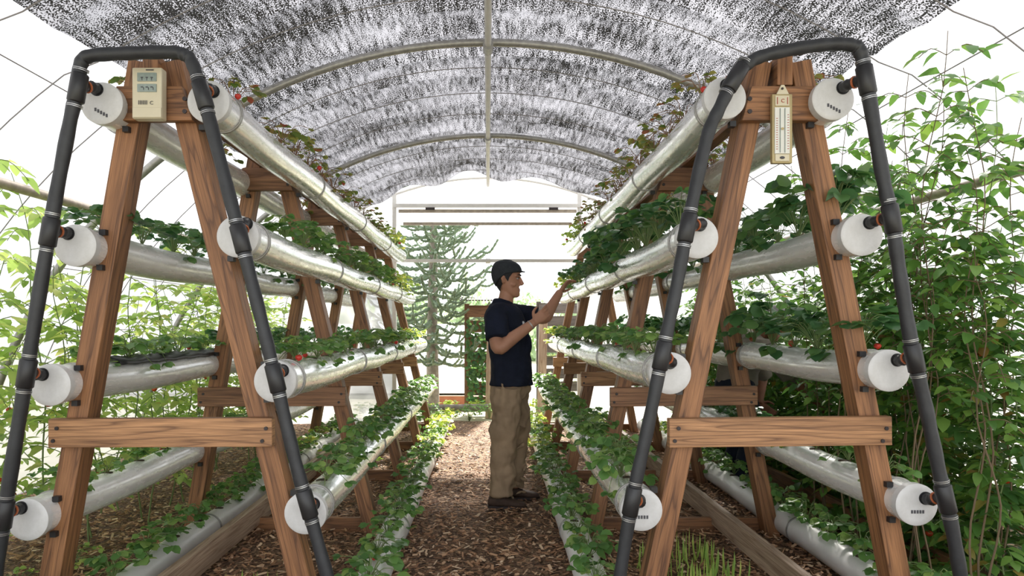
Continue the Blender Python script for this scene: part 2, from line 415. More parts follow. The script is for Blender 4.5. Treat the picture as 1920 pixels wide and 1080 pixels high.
# cords: lengthways and across, just under the film
nth = 0
words = ['first', 'second', 'third', 'fourth', 'fifth', 'sixth', 'seventh', 'eighth', 'ninth', 'tenth', 'eleventh', 'twelfth', 'thirteenth', 'fourteenth', 'fifteenth', 'sixteenth', 'seventeenth', 'eighteenth', 'nineteenth', 'twentieth', 'twenty-first', 'twenty-second', 'twenty-third', 'twenty-fourth', 'twenty-fifth', 'twenty-sixth']
for sx, nm in ((-1, 'tomato'), (1, 'dark vine')):
    for k, a in enumerate((.665, .98, 1.12, 1.3)):
        b = MB(); b.tube([arcpt(sx*a, y, AR+.0) for y in (-.8, 1, 3, 6, 8.68)], .0035, 5)
        tag(b.build('support_cord', M['cord']), f'thin lengthways cord on the {nm} side film, {words[k]} down from the shade cloth', 'cord', 'cords under the film')
y = 2.26+.535; k = 0
while y < 8.5:
    if min(abs(y-h) for h in HOOPS) > .2:
        b = MB(); rr = AR-.052  # below the cloth these dark lines also stand in for its crease shading
        b.tube([arcpt(-TH0+2*TH0*i/60, y, rr+(0.045 if abs(-TH0+2*TH0*i/60) > CT+.03 else 0)) for i in range(61)], .0035, 5)
        tag(b.build('support_cord', M['cord']), f'thin dark cord across the roof, doubling as cloth crease shade, {words[k]} beyond the front trestles', 'cord', 'cords under the film'); k += 1
    y += .535

# far gable: film with a vent and a door opening between two posts
def flat(name, pts, m, mk=struct):
    b = MB(); b.v = [Vector(p) for p in pts]; b.face(list(range(len(pts)))); o = b.build(name, m, smooth=False)
    return mk(o)
PXL, PXR = -1.22, 1.19
def archz(x): return AZ+math.sqrt((AR+.02)**2-x*x)
def gable(x0, x1, zb, n=14):
    xs = [x0+(x1-x0)*i/n for i in range(n+1)]
    return [(x0, YE, zb), (x1, YE, zb)]+[(x, YE, max(zb+.001, archz(x))) for x in reversed(xs)]
def gable_film():
    b = MB()
    for pts in (gable(-3.54, PXL, 0), gable(PXR, 3.54, 0), gable(PXL, PXR, 2.60)):
        n0 = len(b.v); b.v += [Vector(p) for p in pts]; b.face(list(range(n0, n0+len(pts))))
    return struct(b.build('wall_back', M['film'], smooth=False))
gable_film()
for x, lb in ((PXL, 'white gable post beside the monkey puzzle tree'), (PXR, 'white gable post at the far end beyond the man')):
    b = MB(); b.beam((x, YE-.04, 0), (x, YE-.04, archz(x)), .05, .05); tag(b.build('gable_post', M['white_paint'], smooth=False), lb, 'post', 'gable posts')
for z, m, h, lb, x0, x1 in ((2.845, 'white_paint', .045, 'white top rail of the gable vent', PXL, PXR), (2.775, 'steel_brown', .04, 'brown hinged bar just under the white top rail of the gable vent', PXL+.06, PXR-.04),
                    (2.61, 'steel_brown', .035, 'brown lower bar of the gable vent above the tree', PXL+.12, PXR-.1), (2.13, 'white_paint', .04, 'pale lintel bar across the far doorway above the man', PXL, PXR)):
    b = MB(); b.beam((x0, YE-.07, z), (x1, YE-.07, z), h, .035)
    o = tag(b.build('gable_rail', M[m], smooth=False), lb, 'rail', 'gable rails')
    if z == 2.13:
        c = MB(); c.tube([(-.03, YE-.07, z), (.03, YE-.07, z)], .035, 12); c.build('coupling', M['white_paint'], o)
    if z == 2.775:
        for hx in (-.75, .85):
            c = MB(); c.box((hx, YE-.09, z+.028), (.12, .02, .03)); c.build('hinge', M['bolt'], o)

# ------------------------------------------------------------------ ground
b = MB(); nx, ny = 70, 110
for j in range(ny+1):
    for i in range(nx+1):
        x = -3.6+7.2*i/nx; y = -1+10*j/ny
        b.v.append(Vector((x, y, -.012+.010*math.sin(3.1*x+1.7*y)*math.sin(2.3*y)+R.uniform(-.006, .006))))
for j in range(ny):
    for i in range(nx):
        a = j*(nx+1)+i; b.face([a, a+1, a+nx+2, a+nx+1])
struct(b.build('floor', M['mulch']))
struct(flat('terrain', [(-60, -20, -.06), (60, -20, -.06), (60, 80, -.06), (-60, 80, -.06)], M['grass_ground']))
# wood chips (nobody could count them)
b = MB(); cnt = 0
while cnt < 26000:
    y = 2.3+ (R.random()**1.5)*6.3; x = R.uniform(-.72*y, .72*y)
    if abs(x) > 3.0: continue
    cnt += 1
    ln = R.uniform(.012, .05); wd = R.uniform(.004, .016); a = R.uniform(0, PI)
    d = Vector((math.cos(a), math.sin(a), R.uniform(-.25, .35)))
    c = Vector((x, y, R.uniform(0, .016)))
    if R.random() < .025: ln *= 2.6; wd *= .5
    b.beam(c-d*ln/2, c+d*ln/2, wd, .003, (R.uniform(-.5, .5), R.uniform(-.5, .5), 1))
o = b.build('wood_chips', M['chip'], smooth=False); o['kind'] = 'stuff'; tag(o, 'brown bark chip mulch strewn over the path and under the racks', 'mulch')

# ------------------------------------------------------------------ A-frame trestles
YF = [2.74, 4.10, 5.48, 6.86, 8.12]
RACK = {'L': dict(o_top=-1.418, o_bot=-1.829, i_top=-1.289, i_bot=-.70, name='digital-meter rack', drift=0, rail=-1.45),
        'R': dict(o_top=1.269, o_bot=1.728, i_top=1.112, i_bot=.623, name='hanging-thermometer rack', drift=.012, rail=1.42)}
def lx(a, bt, z): return bt+(a-bt)*z/2.35
posw = ['front', 'second', 'third', 'fourth', 'farthest-down']
def trestle(side, k):
    c = RACK[side]; y = YF[k]; dx = c['drift']*(y-2.7); s = 1 if side == 'L' else -1     # s: +1 when inner is to +x
    e = empty('a_frame_trestle', ((c['o_bot']+c['i_bot'])/2+dx, y, 0), f"brown timber A-frame trestle, {['front', 'second', 'third', 'fourth', 'last'][k]} along the {c['name']}", 'trestle', 'timber trestles')
    o0 = e.location
    def P(x, yy, z): return Vector((x+dx, yy, z))-o0
    for (t, bt) in (('o_top', 'o_bot'), ('i_top', 'i_bot')):
        b = MB(); b.beam(P(c[bt], y, -.03), P(c[t], y, 2.35), .085, .095)
        lg = b.build('leg', M['wood'], e, smooth=False, bevel=.004)
    # gusset plate near the top
    zb, zt = 2.095, 2.232
    xo, xi = (c['o_top'], c['i_top'])
    b = MB(); q = [(lx(c['o_top'], c['o_bot'], zb)-s*.065, zb), (lx(c['i_top'], c['i_bot'], zb)+s*.045, zb), (lx(c['i_top'], c['i_bot'], zt)+s*.035, zt), (lx(c['o_top'], c['o_bot'], zt)-s*.045, zt)]
    if s < 0: q = [q[1], q[0], q[3], q[2]]
    for yy in (y-.09, y-.05):
        b.v += [P(x, yy, z) for x, z in q]
    wdt = abs(q[1][0]-q[0][0])
    b.face([0, 1, 2, 3], [(0, 0), (0, wdt), (.137, wdt), (.137, 0)]); b.face([7, 6, 5, 4], [(0, 0), (0, wdt), (.137, wdt), (.137, 0)])
    for i in range(4): b.face([i, i+4, (i+1) % 4+4, (i+1) % 4], [(0, 0), (.04, 0), (.04, .3), (0, .3)])
    g = b.build('gusset_plate', M['wood_dark'] if k else M['wood'], e, smooth=False, bevel=.003)
    if k < 3:
        for bx in (.03, wdt-.03):
            for bz in (.035, .085):
                b = MB(); p = Vector((q[0][0]+bx, 0, 0)); b.tube([P(p.x, y-.094, zb+bz), P(p.x, y-.086, zb+bz)], .009, 10); b.build('bolt', M['bolt'], g)
    # cross bar nailed on the front
    zc = .952 if side == 'L' else .962
    xa = c['o_bot'] if s > 0 else c['i_bot']; ta = c['o_top'] if s > 0 else c['i_top']
    xb = c['i_bot'] if s > 0 else c['o_bot']; tb = c['i_top'] if s > 0 else c['o_top']
    zc = .845
    x0 = lx(ta, xa, zc)-.075; x1 = lx(tb, xb, zc)+.05
    tilt = .004 if side == 'L' else .010
    b = MB(); b.beam(P(x0, y-.07, zc), P(x1, y-.07, zc+tilt), .115, .04); cb = b.build('crossbar', M['wood_bar'] if k != 1 else M['wood_dark'], e, smooth=False, bevel=.003)
    if k < 3:
        for bx in (x0+.03, x1-.03):
            for bz in (-.03, .02):
                b = MB(); b.tube([P(bx+.3*bz, y-.095, zc+bz), P(bx+.3*bz, y-.088, zc+bz)], .008, 8); b.build('bolt', M['bolt'], cb)
    b = MB(); b.beam(P(c['o_bot'], y+.07, .03), P(c['i_bot'], y+.07, .03), .09, .035); b.build('base_board', M['wood'], e, smooth=False, bevel=.003)
    return e
for side in 'LR':
    for k in range(5): trestle(side, k)
    c = RACK[side]
    xm = (c['o_top']+c['i_top'])/2
    b = MB(); b.beam((xm, 2.66, 2.30), (xm+c['drift']*5.5, 8.15, 2.30), .062, .12, (0, 0, 1))
    tag(b.build('ridge_beam', M['wood'], smooth=False, bevel=.003), f"brown timber ridge beam along the top of the {c['name']}", 'beam', 'ridge beams')
    b = MB(); b.beam((c['rail'], 2.2, .10), (c['rail']-(.0), 8.1, .10), .045, .13, (0, 0, 1))
    tag(b.build('ground_rail', M['wood_pale'], smooth=False, bevel=.003), f"weathered pale timber rail lying lengthways under the {c['name']}", 'rail', 'ground rails')

# ------------------------------------------------------------------ growing pipes
YC = 2.60; PR = .0805
def pxc(px, py): return ((px-915)*YC/F, CZ-(py-613)*YC/F)
PIPES = []   # (rack, side word, row, x, z, y0, y1, hole offset)
rows = ['top', 'second', 'third', 'fourth']
def hole(cap, h): return ((h[0]-cap[0])*YC/F, -(h[1]-cap[1])*YC/F)
capdef = [('L', 'wall', [((190, 193), (182, 168)), ((140, 460), (128, 438)), ((92, 722), (80, 702)), ((50, 975), (40, 952))]),
          ('L', 'aisle', [((390, 190), (400, 172)), ((445, 443), (462, 420)), ((515, 715), (530, 695)), ((572, 963), (588, 945))]),
          ('R', 'aisle', [((1360, 183), (1362, 160)), ((1308, 445), (1312, 422)), ((1257, 700), (1256, 680)), ((1203, 957), (1198, 938))]),
          ('R', 'wall', [((1563, 185), (1580, 165)), ((1617, 440), (1630, 418)), ((1668, 695), (1682, 675)), ((1720, 947), (1735, 934))])]
def growing_pipe(rk, sd_, row, x, z, y0, y1, h, capped=True, white=False):
    c = RACK[rk]; dr = c['drift']*(y1-y0)
    where = f"{rows[row]}-row" if row < 4 else 'ground-level'
    e = empty('growing_pipe', (x, y0, z), f"silver-white round growing pipe, {where}, on the {sd_} side of the {c['name']}" if row < 4 else f"white growing pipe lying on the ground at the {sd_} side of the {c['name']}", 'pipe', 'growing pipes')
    n = 40
    def ring(t, r): 
        yy = (y1-y0)*t; sag = -.012*math.sin(t*PI*4)**2
        return [Vector((dr*t+r*math.cos(2*PI*k/n), yy, sag+r*math.sin(2*PI*k/n))) for k in range(n)]
    b = MB(); b.ring_tube([ring(i/48, PR-.004) for i in range(49)], True)
    b.build('pipe_body', M['pipe_white'] if white else M['pipe_silver' if sd_ == 'aisle' else 'pipe'], e)
    if capped:
        b = MB(); cr = lambda yy, r: [Vector((r*math.cos(2*PI*k/n), yy, r*math.sin(2*PI*k/n))) for k in range(n)]
        b.ring_tube([cr(0.034, PR-.002), cr(.034, PR+.002), cr(.004, PR+.002), cr(0, PR-.003), cr(-.001, PR-.02)], True)
        cp = b.build('end_cap', M['cap_white'], e)
        if h:
            b = MB(); b.tube([(h[0], -.004, h[1]), (h[0], .003, h[1])], .026, 20); b.build('inlet_hole', M['black'], cp)
            b = MB()
            if (rk, row) in (('L', 0), ('R', 0), ('R', 3)) and ((rk, sd_) in (('L', 'wall'), ('R', 'wall')) or row == 3):
                for q in range(5): b.box((-.022+.011*q, -.002, -.026-.006*q*(1 if row == 0 else 0)), (.007, .002, .013))
                b.build('printed_mark', M['ink'], cp, smooth=False)
    for t in ((.025, .27, .52, .77) if not white else (.3, .62)):
        b = MB(); b.ring_tube([ring(t, PR-.003), ring(t, PR+.0015), ring(t+.0022, PR+.0015), ring(t+.0022, PR-.003)], False); b.build('collar', M['steel'], e)
    if capped:
        sgn = 1 if (rk, sd_) in (('L', 'wall'), ('R', 'aisle')) else -1
        for yy in [q-y0 for q in YF[:4] if q < y1]:
            tt = yy/(y1-y0); 
            b = MB(); b.box((sgn*.066+dr*tt, yy-.055, .062), (.026, .03, .022)); b.build('pipe_clip', M['black'], e)
            b = MB(); b.box((sgn*.055+dr*tt, yy-.055, -.080), (.024, .03, .022)); b.build('pipe_clip', M['black'], e)
    # planting holes with dark plugs
    step = .29; ns = int((y1-y0-.2)/step)
    pos = []
    for i in range(ns):
        yy = .26+step*i; pos.append(yy)
        b = MB()
        zz = PR-.004-.012*math.sin(yy/(y1-y0)*PI*4)**2
        b.tube([(dr*yy/(y1-y0), yy, zz-.016), (dr*yy/(y1-y0), yy, zz-.001), (dr*yy/(y1-y0), yy, zz+.001)], [.026, .025, .02], 12)
        if i < 14: b.build('planting_plug', M['soil'], e)
    PIPES.append((rk, sd_, row, x, z, y0, dr, y1-y0, pos))
    return e
for rk, sd_, lst in capdef:
    for row, (cp, h) in enumerate(lst):
        x, z = pxc(*cp)
        y1 = 8.3 if rk == 'L' else 7.75
        growing_pipe(rk, sd_, row, x, z, YC, y1, hole(cp, h))
growing_pipe('L', 'aisle', 4, -.545, .085, 2.1, 8.2, None, False, True)
growing_pipe('L', 'wall', 4, -1.66, .085, 2.1, 8.2, None, False, True)
growing_pipe('R', 'aisle', 4, .475, .085, 2.1, 8.0, None, False, True)
growing_pipe('R', 'wall', 4, 1.80, .085, 2.1, 8.0, None, False, True)

# black liner strip on the third row wall pipe of the digital-meter rack
x, z = pxc(92, 722)
b = MB()
for i in range(26):
    t = i/25; yy = 3.0+1.45*t; q = .022+.012*math.sin(i*1.9)
    b.v += [Vector((x-.05, yy, z+.068)), Vector((x+.0, yy, z+.085+q*.4)), Vector((x+.055, yy, z+.066+q*.3)), Vector((x+.066, yy, z+.05+q*.3))]
for i in range(25):
    for k in range(3): b.face([i*4+k, i*4+k+1, i*4+k+5, i*4+k+4])
o = b.build('liner_strip', M['black']); m = o.modifiers.new('t', 'SOLIDIFY'); m.thickness = .003
tag(o, 'crumpled black plastic strip lying on the third-row wall pipe of the digital-meter rack', 'plastic strip')

# ------------------------------------------------------------------ black hoses over the front trestles
HY = 2.50
def hose(pts, tees, elbows, label):
    P = catmull([W(a, b_, HY) for a, b_ in pts], 8)
    e = empty('irrigation_hose', (P[0].x, HY, P[0].z), label, 'hose', 'irrigation hoses')
    o0 = e.location.copy()
    b = MB(); n = len(P)
    b.tube([p-o0 for p in P], [.0245+.0012*math.sin(i*1.3) for i in range(n)], 14); b.build('hose_tube', M['hose'], e)
    for (tx, ty), (hx, hy) in zip(tees, elbows):
        t = W(tx, ty, HY)
        i = min(range(1, n-1), key=lambda j: (P[j]-t).length); d = (P[i+1]-P[i-1]).normalized(); c = P[i]
        b = MB(); b.tube([c-d*.055-o0, c-d*.05-o0, c+d*.05-o0, c+d*.055-o0], [.026, .0305, .0305, .026], 14); tee = b.build('tee_fitting', M['black'], e)
        h = W(hx, hy, YC); 
        b = MB(); pts_ = catmull([c-o0, c+(h-c)*.55+Vector((0, -.012, .004))-o0, Vector((h.x, YC-.03, h.z))-o0, Vector((h.x, YC+.012, h.z))-o0], 5)
        b.tube(pts_, [.020 if j % 3 else .0225 for j in range(len(pts_))], 12); b.build('inlet_elbow', M['black'], e)
        q = pts_[5]; dd = (pts_[7]-pts_[4]).normalized()
        b = MB(); b.tube([q-dd*.003, q+dd*.003], .0245, 12); b.build('seal_ring', M['orange'], e)
        for s in (-1, 1):
            for s2 in (0, .006):
                b = MB(); cc = c+d*s*(.066+s2)-o0; b.tube([cc-d*.0012, cc+d*.0012], .0275, 14); b.build('wire_tie', M['wire'], e)
    return e
hose([(-12, 1110), (8, 965), (50, 700), (93, 435), (130, 235), (146, 165), (151, 122), (170, 105), (240, 100), (318, 98), (348, 104), (362, 122), (385, 195), (440, 405), (480, 560), (512, 690), (550, 850), (580, 960), (622, 1110)],
     [(146, 165), (93, 435), (50, 700), (10, 955), (379, 180), (448, 440), (515, 700), (575, 940)], [(182, 168), (128, 438), (80, 702), (40, 952), (400, 172), (462, 420), (530, 695), (588, 945)],
     'black irrigation hose looping over the front trestle that carries the digital thermometer')
hose([(1158, 1110), (1185, 940), (1215, 800), (1245, 650), (1268, 540), (1292, 410), (1325, 260), (1348, 205), (1376, 150), (1396, 124), (1430, 105), (1500, 90), (1560, 83), (1597, 85), (1613, 98), (1624, 150), (1655, 330), (1672, 410), (1685, 500), (1708, 640), (1735, 760), (1760, 880), (1785, 990), (1806, 1110)],
     [(1385, 150), (1290, 420), (1240, 670), (1187, 935), (1623, 150), (1672, 412), (1715, 675), (1770, 935)], [(1362, 160), (1312, 422), (1256, 680), (1198, 938), (1580, 165), (1630, 418), (1682, 675), (1735, 934)],
     'black irrigation hose looping over the front trestle that carries the hanging thermometer')

# ------------------------------------------------------------------ the two thermometers
def rel(o): return lambda px, py, d: W(px, py, d)-o
c0 = W(275, 173, 2.63)
e = empty('digital_thermometer', c0, 'cream digital thermometer with two small displays fixed on the front trestle', 'thermometer')
def rbox(name, x0, y0, x1, y1, d0, d1, m, par, bev=.003):
    a = W(x0, y0, d0)-c0; b_ = W(x1, y1, d0)-c0
    q = MB(); q.box(((a.x+b_.x)/2, (d0+d1)/2-c0.y, (a.z+b_.z)/2), (abs(b_.x-a.x), abs(d1-d0), abs(a.z-b_.z))); return q.build(name, m, par, smooth=False, bevel=bev)
rbox('case', 247, 126, 303, 222, 2.60, 2.645, M['cream'], e, .006)
rbox('lower_cover', 248, 201, 302, 220, 2.596, 2.602, M['cream'], e, .002)
f1 = rbox('display', 257, 136, 293, 152, 2.596, 2.605, M['lcd'], e, .001)
f2 = rbox('display', 257, 157, 293, 172, 2.596, 2.605, M['lcd'], e, .001)
q = MB()
for i in range(3):
    a = W(266+i*9, 145, 2.5945)-c0; q.box(a, (.009, .001, .004)); a2 = W(266+i*9, 148, 2.5945)-c0; q.box(a2, (.002, .001, .010))
q.build('segments', M['ink'], f1, smooth=False)
q = MB()
for i in range(3):
    a = W(266+i*9, 163, 2.5945)-c0; q.box(a, (.009, .001, .004)); a2 = W(269+i*9, 166, 2.5945)-c0; q.box(a2, (.002, .001, .010))
q.build('segments', M['ink'], f2, smooth=False)
q = MB()
for i in range(6):
    q.box(W(260+i*3, 192, 2.598)-c0, (.0022, .002, .016))
q.box(W(276, 131, 2.598)-c0+Vector((.01, 0, 0)), (.03, .002, .004))
q.build('printed_mark', M['ink'], e, smooth=False)
def text_mesh(txt, size, name, m, par, loc):
    cu = bpy.data.curves.new('t', 'FONT'); cu.body = txt; cu.size = size; cu.extrude = .0006; cu.align_x = 'CENTER'; cu.align_y = 'CENTER'
    to = bpy.data.objects.new('t', cu); COL.objects.link(to); dg = bpy.context.evaluated_depsgraph_get()
    me = bpy.data.meshes.new_from_object(to.evaluated_get(dg)); bpy.data.objects.remove(to); me.materials.clear(); me.materials.append(m)
    o = link(name, me, par, loc); o.rotation_euler = (PI/2, 0, 0); return o
text_mesh('C', .02, 'letter', M['ink'], e, W(284, 193, 2.5975)-c0)

c0 = W(1467, 242, 2.63)
e = empty('hanging_thermometer', c0, 'long cream max-min thermometer with a printed C hanging on the front trestle', 'thermometer')
rbox('back_plate', 1448, 176, 1486, 306, 2.618, 2.64, M['gold'], e, .003)
tp = W(1467, 160, 2.625)-c0; a = W(1455, 178, 2.625)-c0; b_ = W(1479, 178, 2.625)-c0
q = MB(); q.v = [tp+Vector((-.006, -.004, 0)), tp+Vector((.006, -.004, 0)), b_+Vector((0, -.004, 0)), a+Vector((0, -.004, 0)), tp+Vector((-.006, .004, 0)), tp+Vector((.006, .004, 0)), b_+Vector((0, .004, 0)), a+Vector((0, .004, 0))]
for fc in ([0, 3, 2, 1], [4, 5, 6, 7], [0, 1, 5, 4], [1, 2, 6, 5], [2, 3, 7, 6], [3, 0, 4, 7]): q.face(fc)
hg = q.build('hanger', M['cream'], e, smooth=False)
q = MB(); q.tube([W(1467, 166, 2.619)-c0, W(1467, 166, 2.617)-c0], .005, 10); q.build('nail', M['bolt'], hg)
rbox('title_plate', 1454, 179, 1480, 198, 2.614, 2.62, M['cream'], e, .001)
rbox('scale_plate', 1453, 201, 1481, 288, 2.613, 2.62, M['ivory'], e, .001)
rbox('lower_plate', 1454, 289, 1480, 302, 2.614, 2.62, M['cream'], e, .001)
text_mesh('C', .02, 'letter', M['redink'], e, W(1468, 189, 2.612)-c0)
for xx in (1458, 1477): rbox('printed_bar', xx-.6, 182, xx+.6, 195, 2.612, 2.615, M['redink'], e, 0)
q = MB(); q.tube([W(1463, 203, 2.611)-c0, W(1463, 286, 2.611)-c0], .0016, 8); q.tube([W(1472, 203, 2.611)-c0, W(1472, 286, 2.611)-c0], .0016, 8); q.build('glass_tube', M['lcd'], e)
q = MB(); q.tube([W(1467.5, 241, 2.614)-c0, W(1467.5, 241, 2.607)-c0], .005, 12); q.build('reset_knob', M['gold'], e)
q = MB()
for i in range(14):
    q.box(W(1457, 222+i*4.4, 2.612)-c0, (.006, .001, .0022)); q.box(W(1478, 215+i*4.9, 2.612)-c0, (.006, .001, .0022))
q.build('scale_ticks', M['redink'], e, smooth=False)
q = MB(); q.ball(W(1467, 295.5, 2.612)-c0, (.010, .003, .0055), 14, 8); q.build('emblem', M['ink'], e)

# ------------------------------------------------------------------ strawberry plants
WS = [(0, 0), (.22, .72), (.5, 1), (.8, .82), (1, 0)]
WP = [(0, 0), (.25, .85), (.55, .8), (.8, .45), (1, 0)]
def rnd(a, b_): return R.uniform(a, b_)
def berry_mesh():
    b = MB(); n = 10
    prof = [(0, .0), (.004, .007), (.010, .0125), (.017, .0145), (.024, .011), (.028, .004)]
    b.ring_tube([[Vector((r*math.cos(2*PI*k/n), r*math.sin(2*PI*k/n), -.03+z_)) for k in range(n)] for z_, r in [(a, max(.001, c)) for a, c in prof]], True, 0)
    for k in range(5):
        a = 2*PI*k/5; b.leaflet((0, 0, -.002), (math.cos(a), math.sin(a), -.2), (0, 0, 1), .012, .006, WP, 1)
    b.tube([(0, 0, -.003), (.002, 0, .02)], .001, 5, 1)
    return b.mesh('strawberry', [M['berry'], M['stem']])
BERRY = berry_mesh()
def plant_variant(kind, spread, height, nl, ls, m, sm, hang=0):
    fo = MB(); st = MB()
    for i in range(nl):
        a = 2*PI*i/nl*2.4+rnd(-.4, .4); rr = spread*rnd(.25, 1)
        h = height*rnd(.45, 1)*(1-.35*rr/spread)
        if hang and R.random() < hang: h = -rnd(.0, .05); rr = spread*rnd(.65, .85)
        tip = Vector((rr*math.cos(a), rr*math.sin(a), h))
        mid = Vector((tip.x*.45, tip.y*.45, max(h, .02)*.8+.02))
        pts = catmull([(0, 0, -.005), mid, tip], 3); st.tube(pts, .0016, 4)
        d = Vector((math.cos(a), math.sin(a), rnd(-.5, .25)))
        sz = ls*rnd(.7, 1.15); nr = Vector((-d.x*.2+rnd(-.4, .4), -d.y*.2+rnd(-.4, .4), 1))
        for q in (-1.15, 0, 1.15):
            dd = Matrix.Rotation(q, 3, 'Z') @ d; dd.z = d.z+rnd(-.25, .1)
            fo.leaflet(tip, dd, nr+Vector((rnd(-.2, .2), rnd(-.2, .2), 0)), sz*(1 if q == 0 else .9), sz*.86, WS, 0, rnd(.05, .35), rnd(.05, .3))
    return (fo.mesh('foliage', m), st.mesh('stems', sm), kind)
VAR = {}
VAR['mid'] = [plant_variant('mid', .135, .13, 21, .052, M['leaf'], M['stem'], .1) for _ in range(6)]
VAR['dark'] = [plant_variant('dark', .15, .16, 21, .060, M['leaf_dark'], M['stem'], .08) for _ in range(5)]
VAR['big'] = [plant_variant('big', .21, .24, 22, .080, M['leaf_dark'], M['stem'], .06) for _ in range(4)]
VAR['lime'] = [plant_variant('lime', .13, .13, 19, .050, M['leaf_lime'], M['stem'], .12) for _ in range(4)]
VAR['red'] = [plant_variant('red', .14, .14, 14, .042, M['leaf_red'], M['stem_red'], .25) for _ in range(4)]
VAR['small'] = [plant_variant('small', .11, .10, 12, .048, M['leaf'], M['stem'], .15) for _ in range(3)]
LOOK = {'mid': 'green', 'dark': 'dark green', 'big': 'large-leaved', 'lime': 'yellow-green', 'red': 'sparse reddening', 'small': 'small'}
def add_plant(kind, loc, sc, label, group, nber=0, rz=None):
    fo, st, kd = R.choice(VAR[kind])
    e = empty('strawberry_plant', loc, label, 'plant', group)
    e.rotation_euler = (rnd(-.1, .1), rnd(-.1, .1), rnd(0, 2*PI) if rz is None else rz); e.scale = (sc, sc, sc*rnd(.85, 1.15))
    link('foliage', fo, e); link('stems', st, e)
    for q in range(nber):
        a = rnd(0, 2*PI); o = link('strawberry', BERRY, e, (.09*math.cos(a), .09*math.sin(a), rnd(-.01, .05))); o.scale = (1.1,)*3
    return e
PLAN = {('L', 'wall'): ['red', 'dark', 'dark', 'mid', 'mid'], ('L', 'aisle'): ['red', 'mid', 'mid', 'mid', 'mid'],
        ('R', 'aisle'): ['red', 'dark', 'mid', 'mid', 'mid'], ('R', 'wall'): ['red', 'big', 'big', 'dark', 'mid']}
for rk, sd_, row, x, z, y0, dr, ln, pos in PIPES:
    nm = RACK[rk]['name']; kinds = PLAN[(rk, sd_)]
    where = f"{rows[row]}-row" if row < 4 else 'ground'
    inward = (1 if rk == 'L' else -1)*(1 if sd_ == 'aisle' else -1)
    for i, yy in enumerate(pos):
        kd = kinds[row]; sc = rnd(.85, 1.15); Y = y0+yy
        if row == 0 and (rk, sd_) == ('L', 'wall') and i % 3: continue
        if row == 0 and (rk, sd_) == ('L', 'aisle') and i == 1: continue
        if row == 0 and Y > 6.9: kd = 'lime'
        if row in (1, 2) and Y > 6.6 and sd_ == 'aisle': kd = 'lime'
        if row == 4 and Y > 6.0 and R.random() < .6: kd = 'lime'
        if (rk, sd_, row) == ('L', 'wall', 3): kd = 'small' if i % 2 else 'mid'; sc *= .8
        if (rk, sd_, row) == ('R', 'wall', 3) and i < 5: kd = 'small'
        if (rk, sd_, row) == ('R', 'aisle', 1): sc *= 1.2 if i < 8 else 1
        if (rk, sd_) == ('L', 'aisle') and row == 3: sc *= .95
        if (rk, sd_, row) == ('L', 'aisle', 1) and i < 1: continue
        if row == 2 and (rk, sd_) == ('L', 'wall') and i < 5: kd = 'mid'
        nb = 1 if (row in (0, 2) and i % 4 == 0) or R.random() < .06 else 0
        add_plant(kd, (x+dr*yy/ln+rnd(-.02, .02)+inward*.012, Y+rnd(-.03, .03), z+PR-.002-.012*math.sin(yy/ln*PI*4)**2), sc,
                  f"{LOOK[kd]} strawberry plant, {words[i]} from the front, {where} {sd_} pipe of {nm}".replace('hanging-thermometer', 'hanging-thermometer'),
                  f"strawberry plants in the {where} {sd_} pipe of the {nm}", nb)

# ------------------------------------------------------------------ tall vines along both film walls
def tom_mesh():
    b = MB(); b.ball((0, 0, 0), (.021, .021, .019), 12, 8, 0)
    for k in range(5):
        a = 2*PI*k/5; b.leaflet((0, 0, .018), (math.cos(a), math.sin(a), .1), (0, 0, 1), .016, .005, WP, 1)
    return b.mesh('tomato', [M['tomato'], M['stem']])
TOM = tom_mesh()
def vine_variant(h, nl, ll, m, sm, dens=7, lean=.2, low=.1, pw=1.0, nst=2, drytip=None, big=1.0, wr=.55):
    st = MB(); fo = MB(); dry = MB()
    for s_ in range(nst):
        a0 = rnd(0, 2*PI); ln = rnd(.3, 1)*lean
        base = Vector((rnd(-.08, .08), rnd(-.08, .08), 0)); hh = h*(1 if s_ == 0 else rnd(.65, .95))
        path = [base+Vector((math.cos(a0)*ln*(t/10)**2*hh*.6+.03*math.sin(t*1.4+a0), math.sin(a0)*ln*(t/10)**2*hh*.6+.03*math.cos(t*1.1+a0), hh*t/10)) for t in range(11)]
        path = catmull(path, 2); st.tube(path, [.006*(1-.7*i/len(path)) for i in range(len(path))], 5)
        for i in range(nl):
            t = low+(1-low)*((i+rnd(0, .8))/nl)**pw
            k = min(len(path)-1, int(t*(len(path)-1))); p = path[k]
            a = i*2.4+rnd(-.5, .5); L_ = ll*rnd(.6, 1.15)*(1 if t < .85 else .7)
            d = Vector((math.cos(a), math.sin(a), rnd(.1, .6)))
            tip = p+d*L_+Vector((0, 0, -L_*.45)); rach = catmull([p, p+d*L_*.55, tip], 4)
            st.tube(rach, .0022, 4)
            for q in range(dens):
                u = .3+.7*q/(dens-1); c = rach[min(len(rach)-1, int(u*(len(rach)-1)))]
                sd2 = -1 if q % 2 else 1
                dd = (Vector((d.y*sd2, -d.x*sd2, -.15))*(0 if q == dens-1 else 1)+d*.55+Vector((0, 0, rnd(-.5, .1))))
                sz = ll*rnd(.22, .38)*big
                tgt = dry if (drytip and R.random() < drytip*(1-t)) else fo
                tgt.leaflet(c, dd, (rnd(-.4, .4), rnd(-.4, .4), 1), sz, sz*wr, WP, 0, rnd(.1, .4), rnd(.1, .35))
    return fo.mesh('foliage', m), st.mesh('stems', sm), (dry.mesh('dry_leaves', M['leaf_dry']) if dry.v else None)
TV = [vine_variant(2.0, 22, .27, M['leaf_tomato'], M['stem'], 7, .2, .16, 1, 2, None, 1.12, .62) for _ in range(4)]
